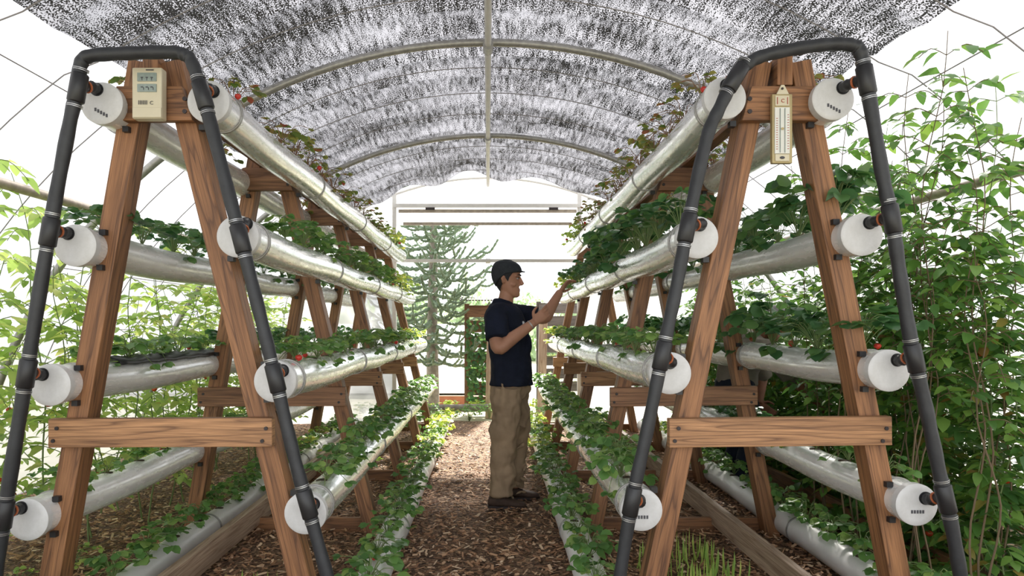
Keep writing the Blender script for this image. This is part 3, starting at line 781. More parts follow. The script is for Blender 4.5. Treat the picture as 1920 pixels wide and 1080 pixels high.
RV = [vine_variant(2.75, 42, .25, M['leaf_vine'], M['stem'], 7, .14, .03, 1.15, 3, .15, 1.25, .68) for _ in range(5)]
def add_vine(var, loc, sc, label, group, ntom, hmax, cat='plant', nm='tomato_plant'):
    fo, st, dr_ = R.choice(var)
    e = empty(nm, loc, label, cat, group); e.rotation_euler = (0, 0, rnd(0, 2*PI)); e.scale = sc
    link('foliage', fo, e); link('stems', st, e)
    if dr_: link('dry_leaves', dr_, e)
    for i in range(ntom):
        a = rnd(0, 2*PI); r_ = rnd(.05, .16); o = link('tomato', TOM, e, (r_*math.cos(a), r_*math.sin(a), rnd(.25, hmax))); q = rnd(.7, 1.1); o.scale = (q,)*3
for i in range(14):
    y = 2.75+i*.40
    for j, xx in enumerate((-2.33, -2.66)):
        if j == 1 and i % 2: continue
        s_ = (rnd(.98, 1.1) if i < 5 else rnd(.8, 1.0))*(1 if j == 0 else .82)
        add_vine(TV, (xx+rnd(-.1, .1), y+rnd(-.1, .1)+j*.2, 0), (.95, .95, s_*(1.0 if i < 9 else .9)), f"light green tomato plant in the {'inner' if j == 0 else 'outer'} row by the film wall, {words[i]} from the front", 'tomato plants along the film wall', 5 if i < 6 else 3, 1.3)
for i in range(12):
    y = 2.95+i*.44
    for j, xx in enumerate((2.34, 2.62, 2.86)):
        if j == 2 and i > 8: continue
        hs = (.85, .67, .48)[j]
        if j == 0 and i in (5,): continue
        add_vine(RV, (xx+rnd(-.08, .08), y+rnd(-.1, .1)+j*.15, 0), (.8, .8, hs*rnd(.85, 1.05)), f"tall dark green vine in the {['inner', 'middle', 'outer'][j]} row by the film wall, {words[i]} from the front", 'dark vines along the film wall', 2, 1.6, nm='climbing_vine')

CV = [vine_variant(2.6, 18, .24, M['leaf_vine'], M['cane'], 5, .12, .5, .9, 3, None, 1.2, .62) for _ in range(3)]
for i, (x, y, s_) in enumerate(((1.98, 3.02, 1.0), (2.18, 2.85, .93), (2.10, 3.35, .96), (2.33, 3.05, .84), (2.25, 3.7, .93), (2.0, 3.75, .95), (2.12, 4.3, .9))):
    add_vine(CV, (x, y, 0), (.85, .85, s_), f"tall thin arching green cane reaching the roof beside the hanging-thermometer rack, {words[i]} from the front", 'tall canes beside the hanging-thermometer rack', 0, 1.6, nm='climbing_cane')
# bed edging under the dark vines
for k, (ya, yb) in enumerate(((2.5, 4.2), (4.25, 6.0))):
    b = MB(); b.beam((2.30, ya, .06), (2.27, yb, .06), .04, .15, (0, 0, 1))
    tag(b.build('bed_edging', M['wood_dark'], smooth=False, bevel=.003), f"dark timber bed edging board under the dark vines, {['nearer', 'further'][k]} length", 'board', 'bed edging boards')

# ------------------------------------------------------------------ weeds, low plants, bushes
WEED = [plant_variant('w', .16, .14, 26, .030, M['leaf_tomato'], M['stem']) for _ in range(3)]
BUSH = [plant_variant('b', .30, .42, 46, .085, M['leaf_lime'], M['stem']) for _ in range(3)]
BUSHD = [plant_variant('b', .34, .55, 60, .07, M['leaf'], M['stem']) for _ in range(2)]
def grass_variant(n, h):
    b = MB()
    for i in range(n):
        a = rnd(0, 2*PI); p = Vector((rnd(-.12, .12), rnd(-.12, .12), 0)); d = Vector((math.cos(a)*.45, math.sin(a)*.45, 1))
        b.leaflet(p, d, (math.cos(a), math.sin(a), .3), h*rnd(.5, 1), .006, [(0, .6), (.3, 1), (.7, .7), (1, 0)], 0, .35, .1)
    return b.mesh('blades', M['leaf_tomato'])
GR = [grass_variant(26, .17) for _ in range(2)]
def simple_plant(nm, var, loc, sc, label, group, cat='plant'):
    fo, st, _ = R.choice(var); e = empty(nm, loc, label, cat, group); e.rotation_euler = (0, 0, rnd(0, 6)); e.scale = (sc, sc, sc)
    link('foliage', fo, e); link('stems', st, e)
weedspots = [(-2.02, 2.9, 1.0), (-1.85, 2.62, 1), (-1.62, 2.70, 1.0), (-2.2, 3.1, 1), (-1.45, 2.5, .9), (-1.25, 2.45, .7), (-2.2, 3.5, .9), (-2.05, 2.45, 1.1)]
for i, (x, y, s_) in enumerate(weedspots): simple_plant('weed_clump', WEED, (x, y, 0), s_, f"small leafy weed clump in the mulch by the digital-meter rack, {words[i]} of the front patch", 'weeds by the digital-meter rack')
for i, (x, y) in enumerate(((1.0, 3.15), (1.15, 3.3), (.9, 3.45), (1.1, 3.6), (-1.08, 3.0), (1.02, 2.95))):
    o = link('grass_tuft', R.choice(GR), None, (x, y, 0)); o.rotation_euler = (0, 0, rnd(0, 6)); tag(o, f"thin green grass tuft under the {'hanging-thermometer' if x > 0 else 'digital-meter'} rack, {words[i]} of its patch", 'grass', 'grass tufts')
spots = []
for i in range(7): spots.append((-1.25+rnd(-.15, .15), 5.9+i*.4, .62, 'between the legs of the digital-meter rack'))
for i in range(7): spots.append((1.2+rnd(-.2, .2), 5.9+i*.4, .6, 'between the legs of the hanging-thermometer rack'))
for i in range(12): spots.append((-1.6+i*.27, 8.95+rnd(-.1, .35), .5, 'in the bed just outside the far doorway'))
for i in range(9): spots.append((-1.8+i*.42, 9.8+rnd(-.2, .2), .6, 'in the outside bed near the tree trunk'))
cntr = {}
for x, y, s_, wh in spots:
    k = cntr.get(wh, 0); cntr[wh] = k+1
    simple_plant('leafy_bush', BUSH if R.random() < .75 else BUSHD, (x, y, 0), s_*rnd(.8, 1.1), f"low leafy bush {wh}, {words[k]} of them", f"low bushes {wh}")
for k, (x, y, s_) in enumerate(((-1.05, 7.4, .95), (1.05, 6.9, .9))):
    simple_plant('leafy_bush', BUSHD, (x, y, 0), s_, f"dense dark bush growing inside the {['digital-meter', 'hanging-thermometer'][k]} rack far down", 'dense bushes inside the racks')

# ------------------------------------------------------------------ outside: monkey puzzle tree, screens, pallets, white tunnel, hedge
def branch_tube(b, pts, r):
    P_ = catmull(pts, 7); n = len(P_)
    b.tube(P_, [r*(1.0+(.30 if i % 2 else -.22))*(1-.35*i/n) for i in range(n)], 6)
TX, TY = -.875, 10.4
tr = empty('monkey_puzzle_tree', (TX, TY, 0), 'monkey puzzle tree with curved spiny branches standing outside the far doorway', 'tree')
b = MB(); b.tube([(0, 0, -.08), (.01, 0, .3), (0, 0, 1.2), (.02, 0, 2.4), (0, 0, 3.6)], [.12, .10, .085, .065, .03], 12); b.build('trunk', M['bark'], tr)
nb = 76
for i in range(nb):
    t = i/(nb-1); z = .80+2.75*t**.95; a = i*2.399+rnd(-.3, .3); ln = (1.2-.62*t)*rnd(.75, 1.1)
    if t < .15: ln *= .85
    d = Vector((math.cos(a), math.sin(a), 0)); b = MB(); up = (.02+.42*t)
    p0 = Vector((0, 0, z)); sg = -.16*(1-t)
    main = [p0, p0+d*ln*.35+Vector((0, 0, sg*ln)), p0+d*ln*.7+Vector((0, 0, sg*ln+.12*ln*up*2)), p0+d*ln+Vector((0, 0, ln*up*.75))]
    branch_tube(b, main, .030)
    mp = catmull(main, 6)
    for q in range(5 if t < .8 else 3):
        u = .28+.15*q; c = mp[int(u*(len(mp)-1))]; sgn = 1 if q % 2 else -1
        d2 = (d*.75+Vector((-d.y, d.x, 0))*sgn*.75).normalized(); l2 = ln*rnd(.28, .42)
        branch_tube(b, [c, c+d2*l2*.5+Vector((0, 0, -.02)), c+d2*l2+Vector((0, 0, l2*rnd(.1, .6)))], .022)
    b.build('branch', M['araucaria'], tr)

def boards(name, x0, x1, y, z0, z1, nb_, m, label, cat, cap=None, posts=True):
    e = empty(name, ((x0+x1)/2, y, 0), label, cat)
    st = (z1-z0)/nb_
    for i in range(nb_):
        q = MB(); zz = z0+st*(i+.5); q.beam((x0-e.location.x, 0, zz), (x1-e.location.x, 0, zz+rnd(-.01, .01)), st*.78, .025); q.build('board', m, e, smooth=False)
    if posts:
        for xx in (x0, x1):
            q = MB(); q.beam((xx-e.location.x, .04, 0), (xx-e.location.x, .04, z1), .07, .05); q.build('upright', m, e, smooth=False)
    return e
e = boards('pallet_planter', .78, 1.45, 10.2, .05, 1.66, 8, M['wood_grey'], 'grey slatted pallet planter with green seedlings beyond the man', 'planter')
for i in range(5):
    for j in range(2):
        fo, st, _ = R.choice(WEED); o = link('seedling', fo, e, (-.22+.13*i, -.06, (.42, .80)[j])); o.scale = (.55,)*3
e = boards('screen_panel', -.32, .12, 10.0, .02, 1.62, 7, M['wood_dark'], 'dark ivy-covered screen panel beside the tree, behind the man', 'screen')
ivy = MB()
for i in range(420):
    p = Vector((rnd(-.22, .22), -.03-rnd(0, .06), rnd(.05, 1.35))); a = rnd(0, 6.28)
    ivy.leaflet(p, (math.cos(a), -.3, math.sin(a)), (rnd(-.3, .3), -1, .3), .06, .05, WS, 0)
ivy.build('ivy', M['leaf_dark'], e)
q = MB()
for i in range(14): q.beam((-.3+i*.045, -.28, 1.66), (-.3+i*.045, .3, 1.74), .03, .02, (0, 0, 1))
q.build('roof_edge', M['wood_grey'], e, smooth=False)
for x, lb in ((.05, 'pale timber post close behind the back of the man'), (.80, 'pale timber post standing in front of the pallet planter')):
    b = MB(); b.beam((x-.03, 9.6, -.05), (x, 9.6, 1.50), .12, .08); tag(b.build('timber_post', M['wood_pale'], smooth=False, bevel=.003), lb, 'post', 'outside posts')
b = MB(); b.beam((-1.6, 10.9, .07), (.3, 10.9, .07), .14, .05); tag(b.build('bed_edging', M['terracotta'], smooth=False), 'reddish bed edging board beyond the tree trunk', 'board')
b = MB(); b.tube([(-1.0, 9.35, .12), (0.0, 9.45, .12)], .055, 12); tag(b.build('log', M['bark']), 'grey log lying in the bed just outside the far doorway', 'log')
b = MB(); n = 24
pr = [[Vector((-7.5+11.0*0, 0, 0))]]
rings = []
for k, yy in enumerate((0,)): pass
rings = [[Vector((xx, 14.5+1.6*math.cos(PI*i/n), 1.35*math.sin(PI*i/n)-.02)) for i in range(n+1)] for xx in (-9, -7, -5, -3, -1, .8)]
for rg in rings: b.v += rg
for j in range(5):
    for i in range(n): b.face([j*(n+1)+i, j*(n+1)+i+1, (j+1)*(n+1)+i+1, (j+1)*(n+1)+i])
for j in (0, 5): b.face([j*(n+1)+i for i in range(n+1)])
tag(b.build('low_tunnel', M['film_far']), 'low white polythene tunnel on the ground beyond the tree', 'tunnel')
HB = []
for v in range(2):
    b = MB()
    for i in range(900):
        a = rnd(0, 6.28); ph = math.acos(rnd(-.2, 1)); r_ = rnd(.7, 1.05)
        p = Vector((math.cos(a)*math.sin(ph)*r_, math.sin(a)*math.sin(ph)*r_, max(0, math.cos(ph))*r_)); b.leaflet(p, (rnd(-1, 1), rnd(-1, 1), rnd(-.6, .6)), (p.x, p.y, p.z+.2), .16, .12, WS, 0)
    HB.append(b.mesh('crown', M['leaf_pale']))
for i in range(12):
    o = empty('hedge_tree', (-10+i*2.3+rnd(-.1, .1), 26+rnd(-1, 1), 0), f"pale hazy green hedge tree far outside, {words[i]} along the hedge", 'tree', 'far hedge trees')
    c = link('crown', HB[i % 2], o, (0, 0, 0)); c.scale = (1.25, 1.1, rnd(2.5, 3.2))
    q = MB(); q.tube([(0, 0, -.1), (0, 0, 1.5)], .12, 8); q.build('trunk', M['bark'], o)

# ------------------------------------------------------------------ people
def bake(mb, name, mats, parent, voxel=.008, smooth=6, loc=None, fac=.5, fold=0):
    me = mb.mesh('raw', mats); o = bpy.data.objects.new('raw', me); COL.objects.link(o)
    m = o.modifiers.new('r', 'REMESH'); m.mode = 'VOXEL'; m.voxel_size = voxel; m.use_smooth_shade = True
    if smooth: s_ = o.modifiers.new('s', 'SMOOTH'); s_.iterations = smooth; s_.factor = fac
    if fold:
        tx = bpy.data.textures.new('folds', 'CLOUDS'); tx.noise_scale = .085; tx.noise_depth = 1
        dm = o.modifiers.new('d', 'DISPLACE'); dm.texture = tx; dm.strength = fold; dm.mid_level = .5
    dg = bpy.context.evaluated_depsgraph_get(); me2 = bpy.data.meshes.new_from_object(o.evaluated_get(dg)); bpy.data.objects.remove(o)
    me2.materials.clear()
    for q in (mats if isinstance(mats, list) else [mats]): me2.materials.append(q)
    me2.polygons.foreach_set('use_smooth', [True]*len(me2.polygons)); me2.name = name
    return link(name, me2, parent, loc)
def ell(c, fx, sx, a, b_, n=24, up=Vector((0, 0, 1))):
    return [Vector(c)+fx*a*math.cos(2*PI*k/n)+sx*b_*math.sin(2*PI*k/n) for k in range(n)]
HEAD = [(0, .022, .080, .026), (.012, -.005, .095, .040), (.03, -.035, .095, .050), (.05, -.05, .092, .056), (.07, -.065, .088, .062), (.09, -.08, .086, .067), (.115, -.092, .083, .071),
        (.13, -.096, .081, .073), (.15, -.10, .088, .074), (.175, -.10, .086, .074), (.20, -.094, .078, .068), (.22, -.082, .064, .056), (.232, -.060, .042, .040), (.24, -.022, .006, .014)]
def hsl(z):
    z = max(0, min(.24, z))
    for i in range(len(HEAD)-1):
        a, b_ = HEAD[i], HEAD[i+1]
        if a[0] <= z <= b_[0]:
            t = (z-a[0])/(b_[0]-a[0]); return [a[k]+(b_[k]-a[k])*t for k in (1, 2, 3)]
def hpt(z, t, off=0):
    xb, xf, hw = hsl(z); cx = (xb+xf)/2; a = (xf-xb)/2+off; hw += off
    ct, st = math.cos(t), math.sin(t)
    return Vector((cx+a*ct, hw*st*(1-.18*max(0, ct)**2), z))
def head_parts(b, Mx):
    n = 28
    b.ring_tube([[Mx @ hpt(s_[0], 2*PI*k/n) for k in range(n)] for s_ in HEAD], True)
    b.tube([Mx @ Vector(p) for p in ((.082, 0, .145), (.096, 0, .120), (.108, 0, .098), (.095, 0, .087))], [.008, .0105, .0135, .010], 10)   # nose
    for s_ in (-1, 1):
        b.ball(Mx @ Vector((.094, s_*.011, .091)), .009, 8, 6)
        b.tube([Mx @ Vector(p) for p in ((.080, s_*.012, .147), (.078, s_*.035, .150), (.062, s_*.052, .145))], [.008, .008, .006], 8)       # brow ridge
        b.tube([Mx @ Vector(p) for p in ((-.018, s_*.071, .085), (-.020, s_*.079, .10), (-.026, s_*.083, .118), (-.018, s_*.080, .132), (-.004, s_*.074, .128))], [.007, .009, .010, .009, .006], 8)
        b.ball(Mx @ Vector((-.012, s_*.071, .107)), (.012, .009, .02), 8, 6)
        b.ball(Mx @ Vector((.045, s_*.045, .085)), (.028, .02, .02), 10, 7)   # cheek
    b.tube([Mx @ Vector((.083, -.020, .055)), Mx @ Vector((.0895, 0, .0565)), Mx @ Vector((.083, .020, .055))], [.005, .0075, .005], 8)
    b.tube([Mx @ Vector((.082, -.017, .045)), Mx @ Vector((.088, 0, .0445)), Mx @ Vector((.082, .017, .045))], [.005, .0075, .005], 8)
    b.ball(Mx @ Vector((.080, 0, .018)), (.014, .018, .014), 10, 7)
def shell(Mx, zedge, off, ztop=.24, nt_=40, nz=12):
    b = MB(); rings = []
    for j in range(nz+1):
        u = j/nz
        rings.append([Mx @ (hpt(zedge(2*PI*k/nt_)+(ztop-zedge(2*PI*k/nt_))*math.sin(u*PI/2), 2*PI*k/nt_, off)+Vector((0, 0, off*.9*u*u))) for k in range(nt_)])
    b.ring_tube(rings, False); b.face([nz*nt_+k for k in range(nt_)]); return b
def hand(b, wr, d, pal, s_=1.0, curl=(.5, .6, .65, .7), thumb=1):
    """wr wrist point, d finger direction, pal palm normal (fingers curl towards it), thumb = side sign"""
    d = Vector(d).normalized(); pal = Vector(pal); pal = (pal-d*pal.dot(d)).normalized(); sd2 = d.cross(pal).normalized()*thumb
    n = 14
    rings = []
    for t, wd, th in ((-.01, .024, .019), (.02, .031, .017), (.05, .039, .015), (.082, .040, .0125), (.092, .036, .010)):
        rings.append([Vector(wr)+d*t*s_+sd2*wd*s_*math.cos(2*PI*k/n)+pal*th*s_*math.sin(2*PI*k/n) for k in range(n)])
    b.ring_tube(rings, True)
    for i, (off, L_, r) in enumerate(((.029, .072, .0082), (.010, .080, .0086), (-.010, .074, .0082), (-.029, .058, .0072))):
        c = curl[i]; p = Vector(wr)+d*.085*s_+sd2*off*s_; pts = [p-d*.015, p]; ang = 0; dd = (d+sd2*off*2.2).normalized()
        for q, fr in enumerate((.45, .30, .25)):
            ang += c*(.75, 1.0, .8)[q]; p = p+(dd*math.cos(ang)+pal*math.sin(ang))*L_*fr*s_; pts.append(p)
        b.tube(catmull(pts, 3), r*s_, 8)
    p = Vector(wr)+d*.018*s_+sd2*.022*s_; q1 = p+(d*.55+sd2*.75+pal*.25).normalized()*.042*s_; q2 = q1+(d*.85+sd2*.30+pal*.4).normalized()*.032*s_; q3 = q2+(d*.9+pal*.45).normalized()*.024*s_
    b.tube(catmull([p, q1, q2, q3], 4), [.0115*s_]*6+[.0095*s_]*4+[.008*s_]*3, 8)
def limb(b, pts, rad, n=16, sub=5):
    P_ = catmull(pts, sub); m = len(P_); k = len(pts)-1; rr = []
    for i in range(m):
        u = i/(m-1)*k; j = min(k-1, int(u)); rr.append(rad[j]+(rad[j+1]-rad[j])*(u-j))
    b.tube(P_, rr, n)

def man():
    o0 = Vector((.15, 4.79, 0))
    e = empty('person', o0, 'man in navy polo shirt and khaki trousers standing on the mulch path tending a pipe', 'person')
    def V(x, y, z): return Vector((x, y, z))-o0
    yaw = math.radians(-20); fx = Vector((math.cos(yaw), math.sin(yaw), 0)); sx = Vector((-math.sin(yaw), math.cos(yaw), 0))
    hx = .122; hyaw = math.radians(-7)
    Mx = Matrix.Translation(V(hx+.005, 4.80, 1.488)) @ Matrix.Rotation(hyaw, 4, 'Z') @ Matrix.Rotation(math.radians(5), 4, 'Y') @ Matrix.Scale(1.06, 4)
    body = MB(); head_parts(body, Mx)
    limb(body, [V(.115, 4.80, 1.38), V(.128, 4.80, 1.46), V(.140, 4.80, 1.54)], [.066, .056, .050])
    tor = [(.165, .90, .10, .145), (.16, 1.0, .095, .135), (.15, 1.12, .10, .14), (.135, 1.25, .11, .16), (.12, 1.35, .10, .17), (.112, 1.41, .07, .14), (.112, 1.44, .055, .07)]
    body.ring_tube([ell(V(x, 4.79, z), fx, sx, a, c) for x, z, a, c in tor], True)
    sr = V(.055, 4.615, 1.365); er = V(.07, 4.50, 1.125); wr = V(.315, 4.53, 1.30)
    sl = V(.185, 4.955, 1.375); el_ = V(.425, 4.98, 1.335); wl = V(.545, 5.02, 1.535)
    limb(body, [sr, (sr+er)/2+Vector((-.01, 0, 0)), er, er+(wr-er)*.35, wr], [.055, .052, .044, .047, .029])
    limb(body, [sl, (sl+el_)/2, el_, el_+(wl-el_)*.35, wl], [.055, .05, .042, .044, .028])
    hand(body, wr, (.75, .08, .65), (.1, .95, .1), 1.0, (.35, .45, .55, .6), 1)
    hand(body, wl, (.55, .15, .70), (.6, -.3, -.55), 1.0, (.4, .5, .55, .65), 1)
    # legs inside the trousers
    hr, kr, ar = V(.135, 4.70, .88), V(.115, 4.68, .47), V(.095, 4.68, .08)
    hl, kl, al = V(.19, 4.88, .88), V(.215, 4.91, .47), V(.195, 4.92, .08)
    for h_, k_, a_ in ((hr, kr, ar), (hl, kl, al)): limb(body, [h_, (h_+k_)/2, k_, (k_+a_)/2, a_], [.08, .072, .052, .05, .036])
    bd = bake(body, 'body', M['skin'], e, .0052, 3, fac=.4)
    # shirt
    sh = MB()
    sec = [(.170, .850, .150, .195), (.172, .90, .150, .192), (.168, 1.0, .142, .182), (.155, 1.12, .138, .180), (.140, 1.24, .142, .190), (.122, 1.33, .138, .205), (.112, 1.39, .118, .205), (.108, 1.43, .085, .145), (.106, 1.448, .066, .075)]
    rings = []
    for x, z, a, c in sec:
        wob = .008*math.sin(z*40); rings.append([p+fx*wob*math.sin(6*k/24*2*PI/2) for k, p in enumerate(ell(V(x, 4.79, z), fx, sx, a, c))])
    sh.ring_tube(rings, True)
    ds = (er-sr).normalized(); limb(sh, [sr+Vector((.015, .03, .0)), sr+ds*.06, sr+ds*.13, sr+ds*.20], [.076, .080, .082, .086])
    dl = (el_-sl).normalized(); limb(sh, [sl+Vector((-.02, -.02, 0)), sl+dl*.06, sl+dl*.12, sl+dl*.18], [.074, .074, .076, .078])
    for i in range(9):   # soft folds
        a = rnd(0, 2*PI); z = rnd(.9, 1.2); p = V(.165, 4.79, z)+fx*.135*math.cos(a)+sx*.175*math.sin(a); sh.tube([p+Vector((0, 0, -.07)), p+Vector((.01, 0, 0)), p+Vector((.0, .01, .08))], [.006, .014, .005], 8)
    so = bake(sh, 'polo_shirt', M['navy'], e, .009, 4, fold=.022)
    cl = MB(); n = 30
    def cr(z, a, c, o_=0): return [p for p in ell(V(.108, 4.795, z), fx, sx, a, c, n)]
    cl.ring_tube([[p+Vector((0, 0, -.022*max(0, math.cos(2*PI*k/n)))) for k, p in enumerate(r_)] for r_ in (cr(1.428, .078, .088), cr(1.468, .066, .070), cr(1.476, .063, .066), cr(1.468, .071, .076), cr(1.425, .088, .102))], False)
    cl.build('collar', M['navy'], so)
    q = MB(); p = V(.14, 4.79, 1.30)+fx*.128-sx*.03; q.ball(p+Vector((0, 0, -.01)), (.012, .008, .022), 8, 6); q.build('chest_emblem', M['emblem'], so)
    q = MB(); pk = V(.118, 4.79, 1.40)+fx*.098; pk2 = V(.138, 4.79, 1.27)+fx*.146; q.beam(pk, pk2, .03, .008, fx); q.build('placket', M['navy'], so, smooth=False)
    # trousers
    t = MB()
    t.ring_tube([ell(V(x, 4.79, z), fx, sx, a, c) for x, z, a, c in ((.163, .95, .112, .155), (.163, .90, .118, .162), (.160, .82, .140, .183), (.160, .76, .12, .165))], True)
    limb(t, [V(.135, 4.70, .84), V(.125, 4.69, .66), V(.110, 4.685, .47), V(.100, 4.68, .27), V(.092, 4.68, .09)], [.112, .108, .098, .090, .080], 20)
    limb(t, [V(.195, 4.88, .84), V(.205, 4.89, .66), V(.215, 4.91, .47), V(.20, 4.92, .27), V(.190, 4.92, .09)], [.108, .100, .088, .080, .070], 20)
    for i in range(26):
        lg = R.choice((0, 1)); z = rnd(.06, .8)
        if i < 12: z = rnd(.05, .25)
        c = V(.125-.04*(.8-z), 4.70, z) if lg == 0 else V(.20, 4.89, z)
        a = rnd(-2.4, .6); r_ = .095 if z > .35 else .078; p = c+Vector((math.cos(a)*r_, math.sin(a)*r_, 0)); tx = Vector((-math.sin(a), math.cos(a), rnd(-.7, .7)))*.05
        t.tube([p-tx, p, p+tx], [.004, .013, .004], 8)
    bt = V(.115, 4.59, .80); t.tube([bt+Vector((-.02, .01, .08)), bt, bt+Vector((.01, .0, -.06))], [.006, .010, .005], 8)
    bake(t, 'trousers', M['khaki'], e, .008, 3, fold=.045)
    for ax, ay, rz in ((.085, 4.675, -.12), (.195, 4.915, .03)):
        s2 = MB(); f = Vector((math.cos(rz), math.sin(rz), 0)); g = Vector((-math.sin(rz), math.cos(rz), 0)); rings = []
        for x, hw, h in ((-.085, .022, .05), (-.075, .034, .075), (-.03, .038, .085), (.03, .040, .075), (.09, .046, .055), (.14, .045, .046), (.172, .032, .036), (.185, .014, .02)):
            rings.append([V(ax, ay, .005)+f*x+g*hw*math.cos(2*PI*k/16)+Vector((0, 0, h/2+h/2*math.sin(2*PI*k/16))) for k in range(16)])
        s2.ring_tube(rings, True); s3 = bake(s2, 'shoe', M['leather'], e, .006, 2)
        q = MB(); pts = [V(ax, ay, 0)+f*x+g*w_ for x, w_ in ((-.09, 0), (-.08, .036), (0, .042), (.09, .049), (.16, .038), (.19, 0), (.16, -.038), (.09, -.049), (0, -.042), (-.08, -.036))]
        n = len(pts); q.ring_tube([pts, [p+Vector((0, 0, .016)) for p in pts]], True); q.build('sole', M['bolt'], s3)
    # hair, cap, eyes
    def ze(t_):
        c = math.cos(t_); s_ = abs(math.sin(t_))
        if c > .55: return .178
        if c > .12: return .178-(.55-c)/.43*.085
        if c > -.12: return .128
        return .10-(-c-.12)/.88*.075
    shell(Mx, ze, .0075).build('hair', M['hair'], e)
    cz = lambda t_: .150+.026*math.cos(t_)-.06*max(0, -math.cos(t_))
    cp = shell(Mx, cz, .0135, .24); cpo = cp.build('cap', M['cap'], e); cpo.modifiers.new('t', 'SOLIDIFY').thickness = .003
    q = MB(); nn = 12
    for k in range(nn+1):
        a = -.85+1.7*k/nn; p = hpt(.180, a, .013); dd = Vector((1, math.sin(a)*.4, -.08)); L_ = .022*math.cos(a*1.5)
        q.v += [Mx @ (p+Vector((0, 0, .005))), Mx @ (p+dd*L_+Vector((0, 0, .003))), Mx @ (p+dd*L_+Vector((0, 0, -.002))), Mx @ (p+Vector((0, 0, -.004)))]
    for k in range(nn):
        for j in range(4): q.face([k*4+j, k*4+(j+1) % 4, k*4+4+(j+1) % 4, k*4+4+j])
    q.build('brim', M['cap'], cpo)
    for s_ in (-1, 1):
        q = MB(); q.ball(Mx @ Vector((.0735, s_*.031, .128)), (.0105, .0125, .0075), 12, 8); ey = q.build('eye', M['eye'], e)
        q = MB(); q.ball(Mx @ Vector((.0815, s_*.0325, .128)), (.0045, .0055, .0055), 10, 6); q.build('iris', M['iris'], ey)
        q = MB(); q.tube([Mx @ Vector(p) for p in ((.0915, s_*.012, .1495), (.0905, s_*.028, .1555), (.082, s_*.042, .154), (.068, s_*.052, .148))], [.003, .0042, .0036, .002], 6); q.build('eyebrow', M['hair'], e)
        q = MB(); q.tube([Mx @ Vector(p) for p in ((.0825, s_*.020, .1335), (.0845, s_*.031, .1365), (.075, s_*.043, .133))], [.0015, .0028, .0015], 6); q.build('eyelid', M['hair'], e)
    q = MB()
    q.tube([Mx @ Vector(p) for p in ((.0825, -.022, .050), (.0925, -.008, .0535), (.0945, 0, .054), (.0925, .008, .0535), (.0825, .022, .050))], [.001, .003, .0032, .003, .001], 8)
    q.tube([Mx @ Vector(p) for p in ((.0825, -.020, .048), (.091, -.008, .0455), (.093, 0, .045), (.091, .008, .0455), (.0825, .020, .048))], [.001, .0032, .0036, .0032, .001], 8)
    q.build('lips', M['lip'], e)
    q = MB(); d = (wr-er).normalized(); c = wr-d*.03; q.tube([c-d*.004, c+d*.004], .0345, 16); q.build('wristband', M['steel'], e)
man()

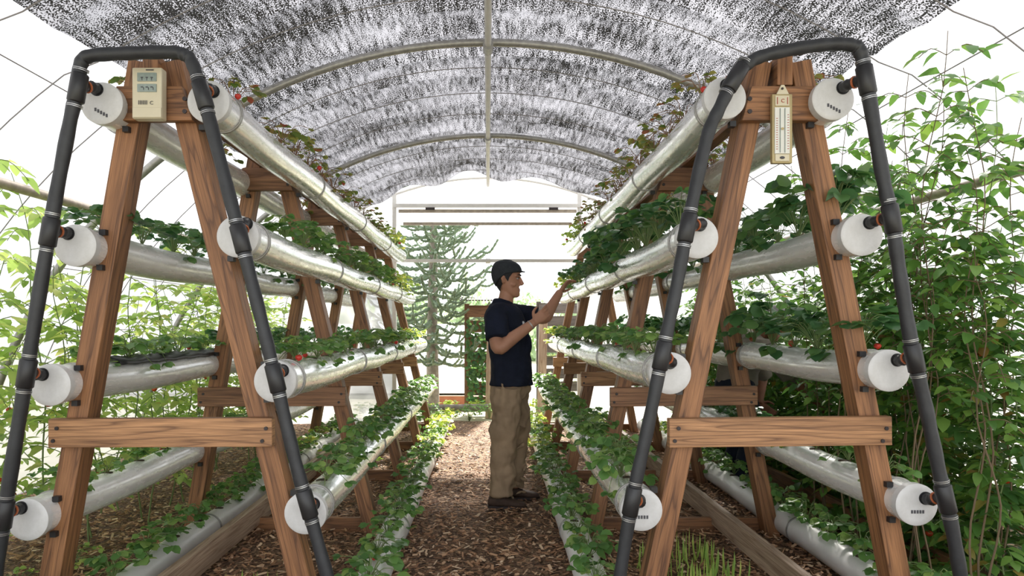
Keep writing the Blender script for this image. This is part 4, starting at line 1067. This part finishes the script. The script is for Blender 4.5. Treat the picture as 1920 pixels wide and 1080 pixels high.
def stooping():
    o0 = Vector((1.98, 5.2, 0))
    e = empty('person', o0, 'person in a grey cap and brown-grey shirt stooping among the vines behind the rack', 'person')
    def V(x, y, z): return Vector((x, y, z))-o0
    Mx = Matrix.Translation(V(2.13, 5.08, 1.20)) @ Matrix.Rotation(math.radians(10), 4, 'Z') @ Matrix.Rotation(math.radians(35), 4, 'Y')
    b = MB(); head_parts(b, Mx)
    tor = [(1.93, .82), (1.94, .95), (1.99, 1.06), (2.05, 1.15), (2.09, 1.20)]
    tr_ = [.12, .12, .13, .13, .07]
    limb(b, [V(x, 5.15, z) for x, z in tor]+[V(2.12, 5.10, 1.26)], tr_+[.055], 20)
    sr = V(2.08, 4.97, 1.12); er = V(2.27, 4.93, .89); wr = V(2.48, 4.93, .68)
    sl = V(2.10, 5.33, 1.12); el_ = V(2.22, 5.38, .88); wl = V(2.16, 5.30, .66)
    for s_, m_, w_ in ((sr, er, wr), (sl, el_, wl)): limb(b, [s_, (s_+m_)/2, m_, m_+(w_-m_)*.35, w_], [.055, .052, .044, .046, .030])
    hand(b, wr, (.7, .1, -.6), (.2, .9, -.2), 1, (.4, .5, .55, .6), 1); hand(b, wl, (.7, -.1, -.6), (.2, -.9, -.2), 1, (.4, .5, .55, .6), -1)
    legs = [(V(1.90, 5.06, .82), V(2.02, 5.05, .44), V(1.93, 5.05, .08)), (V(1.90, 5.26, .82), V(2.02, 5.28, .44), V(1.93, 5.28, .08))]
    for h_, k_, a_ in legs: limb(b, [h_, (h_+k_)/2, k_, (k_+a_)/2, a_], [.085, .075, .055, .052, .04])
    bake(b, 'body', M['skin2'], e, .007, 3, fac=.4)
    s2 = MB(); limb(s2, [V(x, 5.15, z) for x, z in tor], [.155, .152, .165, .160, .085], 22)
    for s_, m_ in ((sr, er), (sl, el_)): d = m_-s_; limb(s2, [s_+Vector((-.02, 0, 0)), s_+d*.5, s_+d*1.1], [.08, .08, .078])
    s2.ring_tube([ell(V(2.07, 5.15, z), Vector((1, 0, 0)), Vector((0, 1, 0)), .09, w_) for z, w_ in ((1.05, .19), (1.12, .20), (1.18, .17))], True)
    bake(s2, 'shirt', M['shirtgrey'], e, .01, 4)
    t = MB(); t.ball(V(1.92, 5.16, .82), (.15, .19, .13), 16, 10)
    for h_, k_, a_ in legs: limb(t, [h_, (h_+k_)/2, k_, (k_+a_)/2, a_+Vector((0, 0, .01))], [.12, .11, .092, .085, .075], 18)
    bake(t, 'trousers', M['navy'], e, .01, 4)
    for _, _, a_ in legs:
        q = MB(); q.ball(a_+Vector((.06, 0, -.035)), (.14, .048, .042), 14, 8); q.build('shoe', M['leather'], e)
    cpo = shell(Mx, lambda t_: .15+.02*math.cos(t_)-.04*max(0, -math.cos(t_)), .013, .24).build('cap', M['capgrey'], e)
    q = MB(); nn = 12
    for k in range(nn+1):
        a = -.95+1.9*k/nn; p = hpt(.17, a, .013); dd = Vector((1, math.sin(a)*.4, -.1)); L_ = .075*math.cos(a*1.3)
        q.v += [Mx @ (p+Vector((0, 0, .003))), Mx @ (p+dd*L_+Vector((0, 0, .002))), Mx @ (p+dd*L_+Vector((0, 0, -.002))), Mx @ (p+Vector((0, 0, -.003)))]
    for k in range(nn):
        for j in range(4): q.face([k*4+j, k*4+(j+1) % 4, k*4+4+(j+1) % 4, k*4+4+j])
    q.build('brim', M['capgrey'], cpo)
stooping()
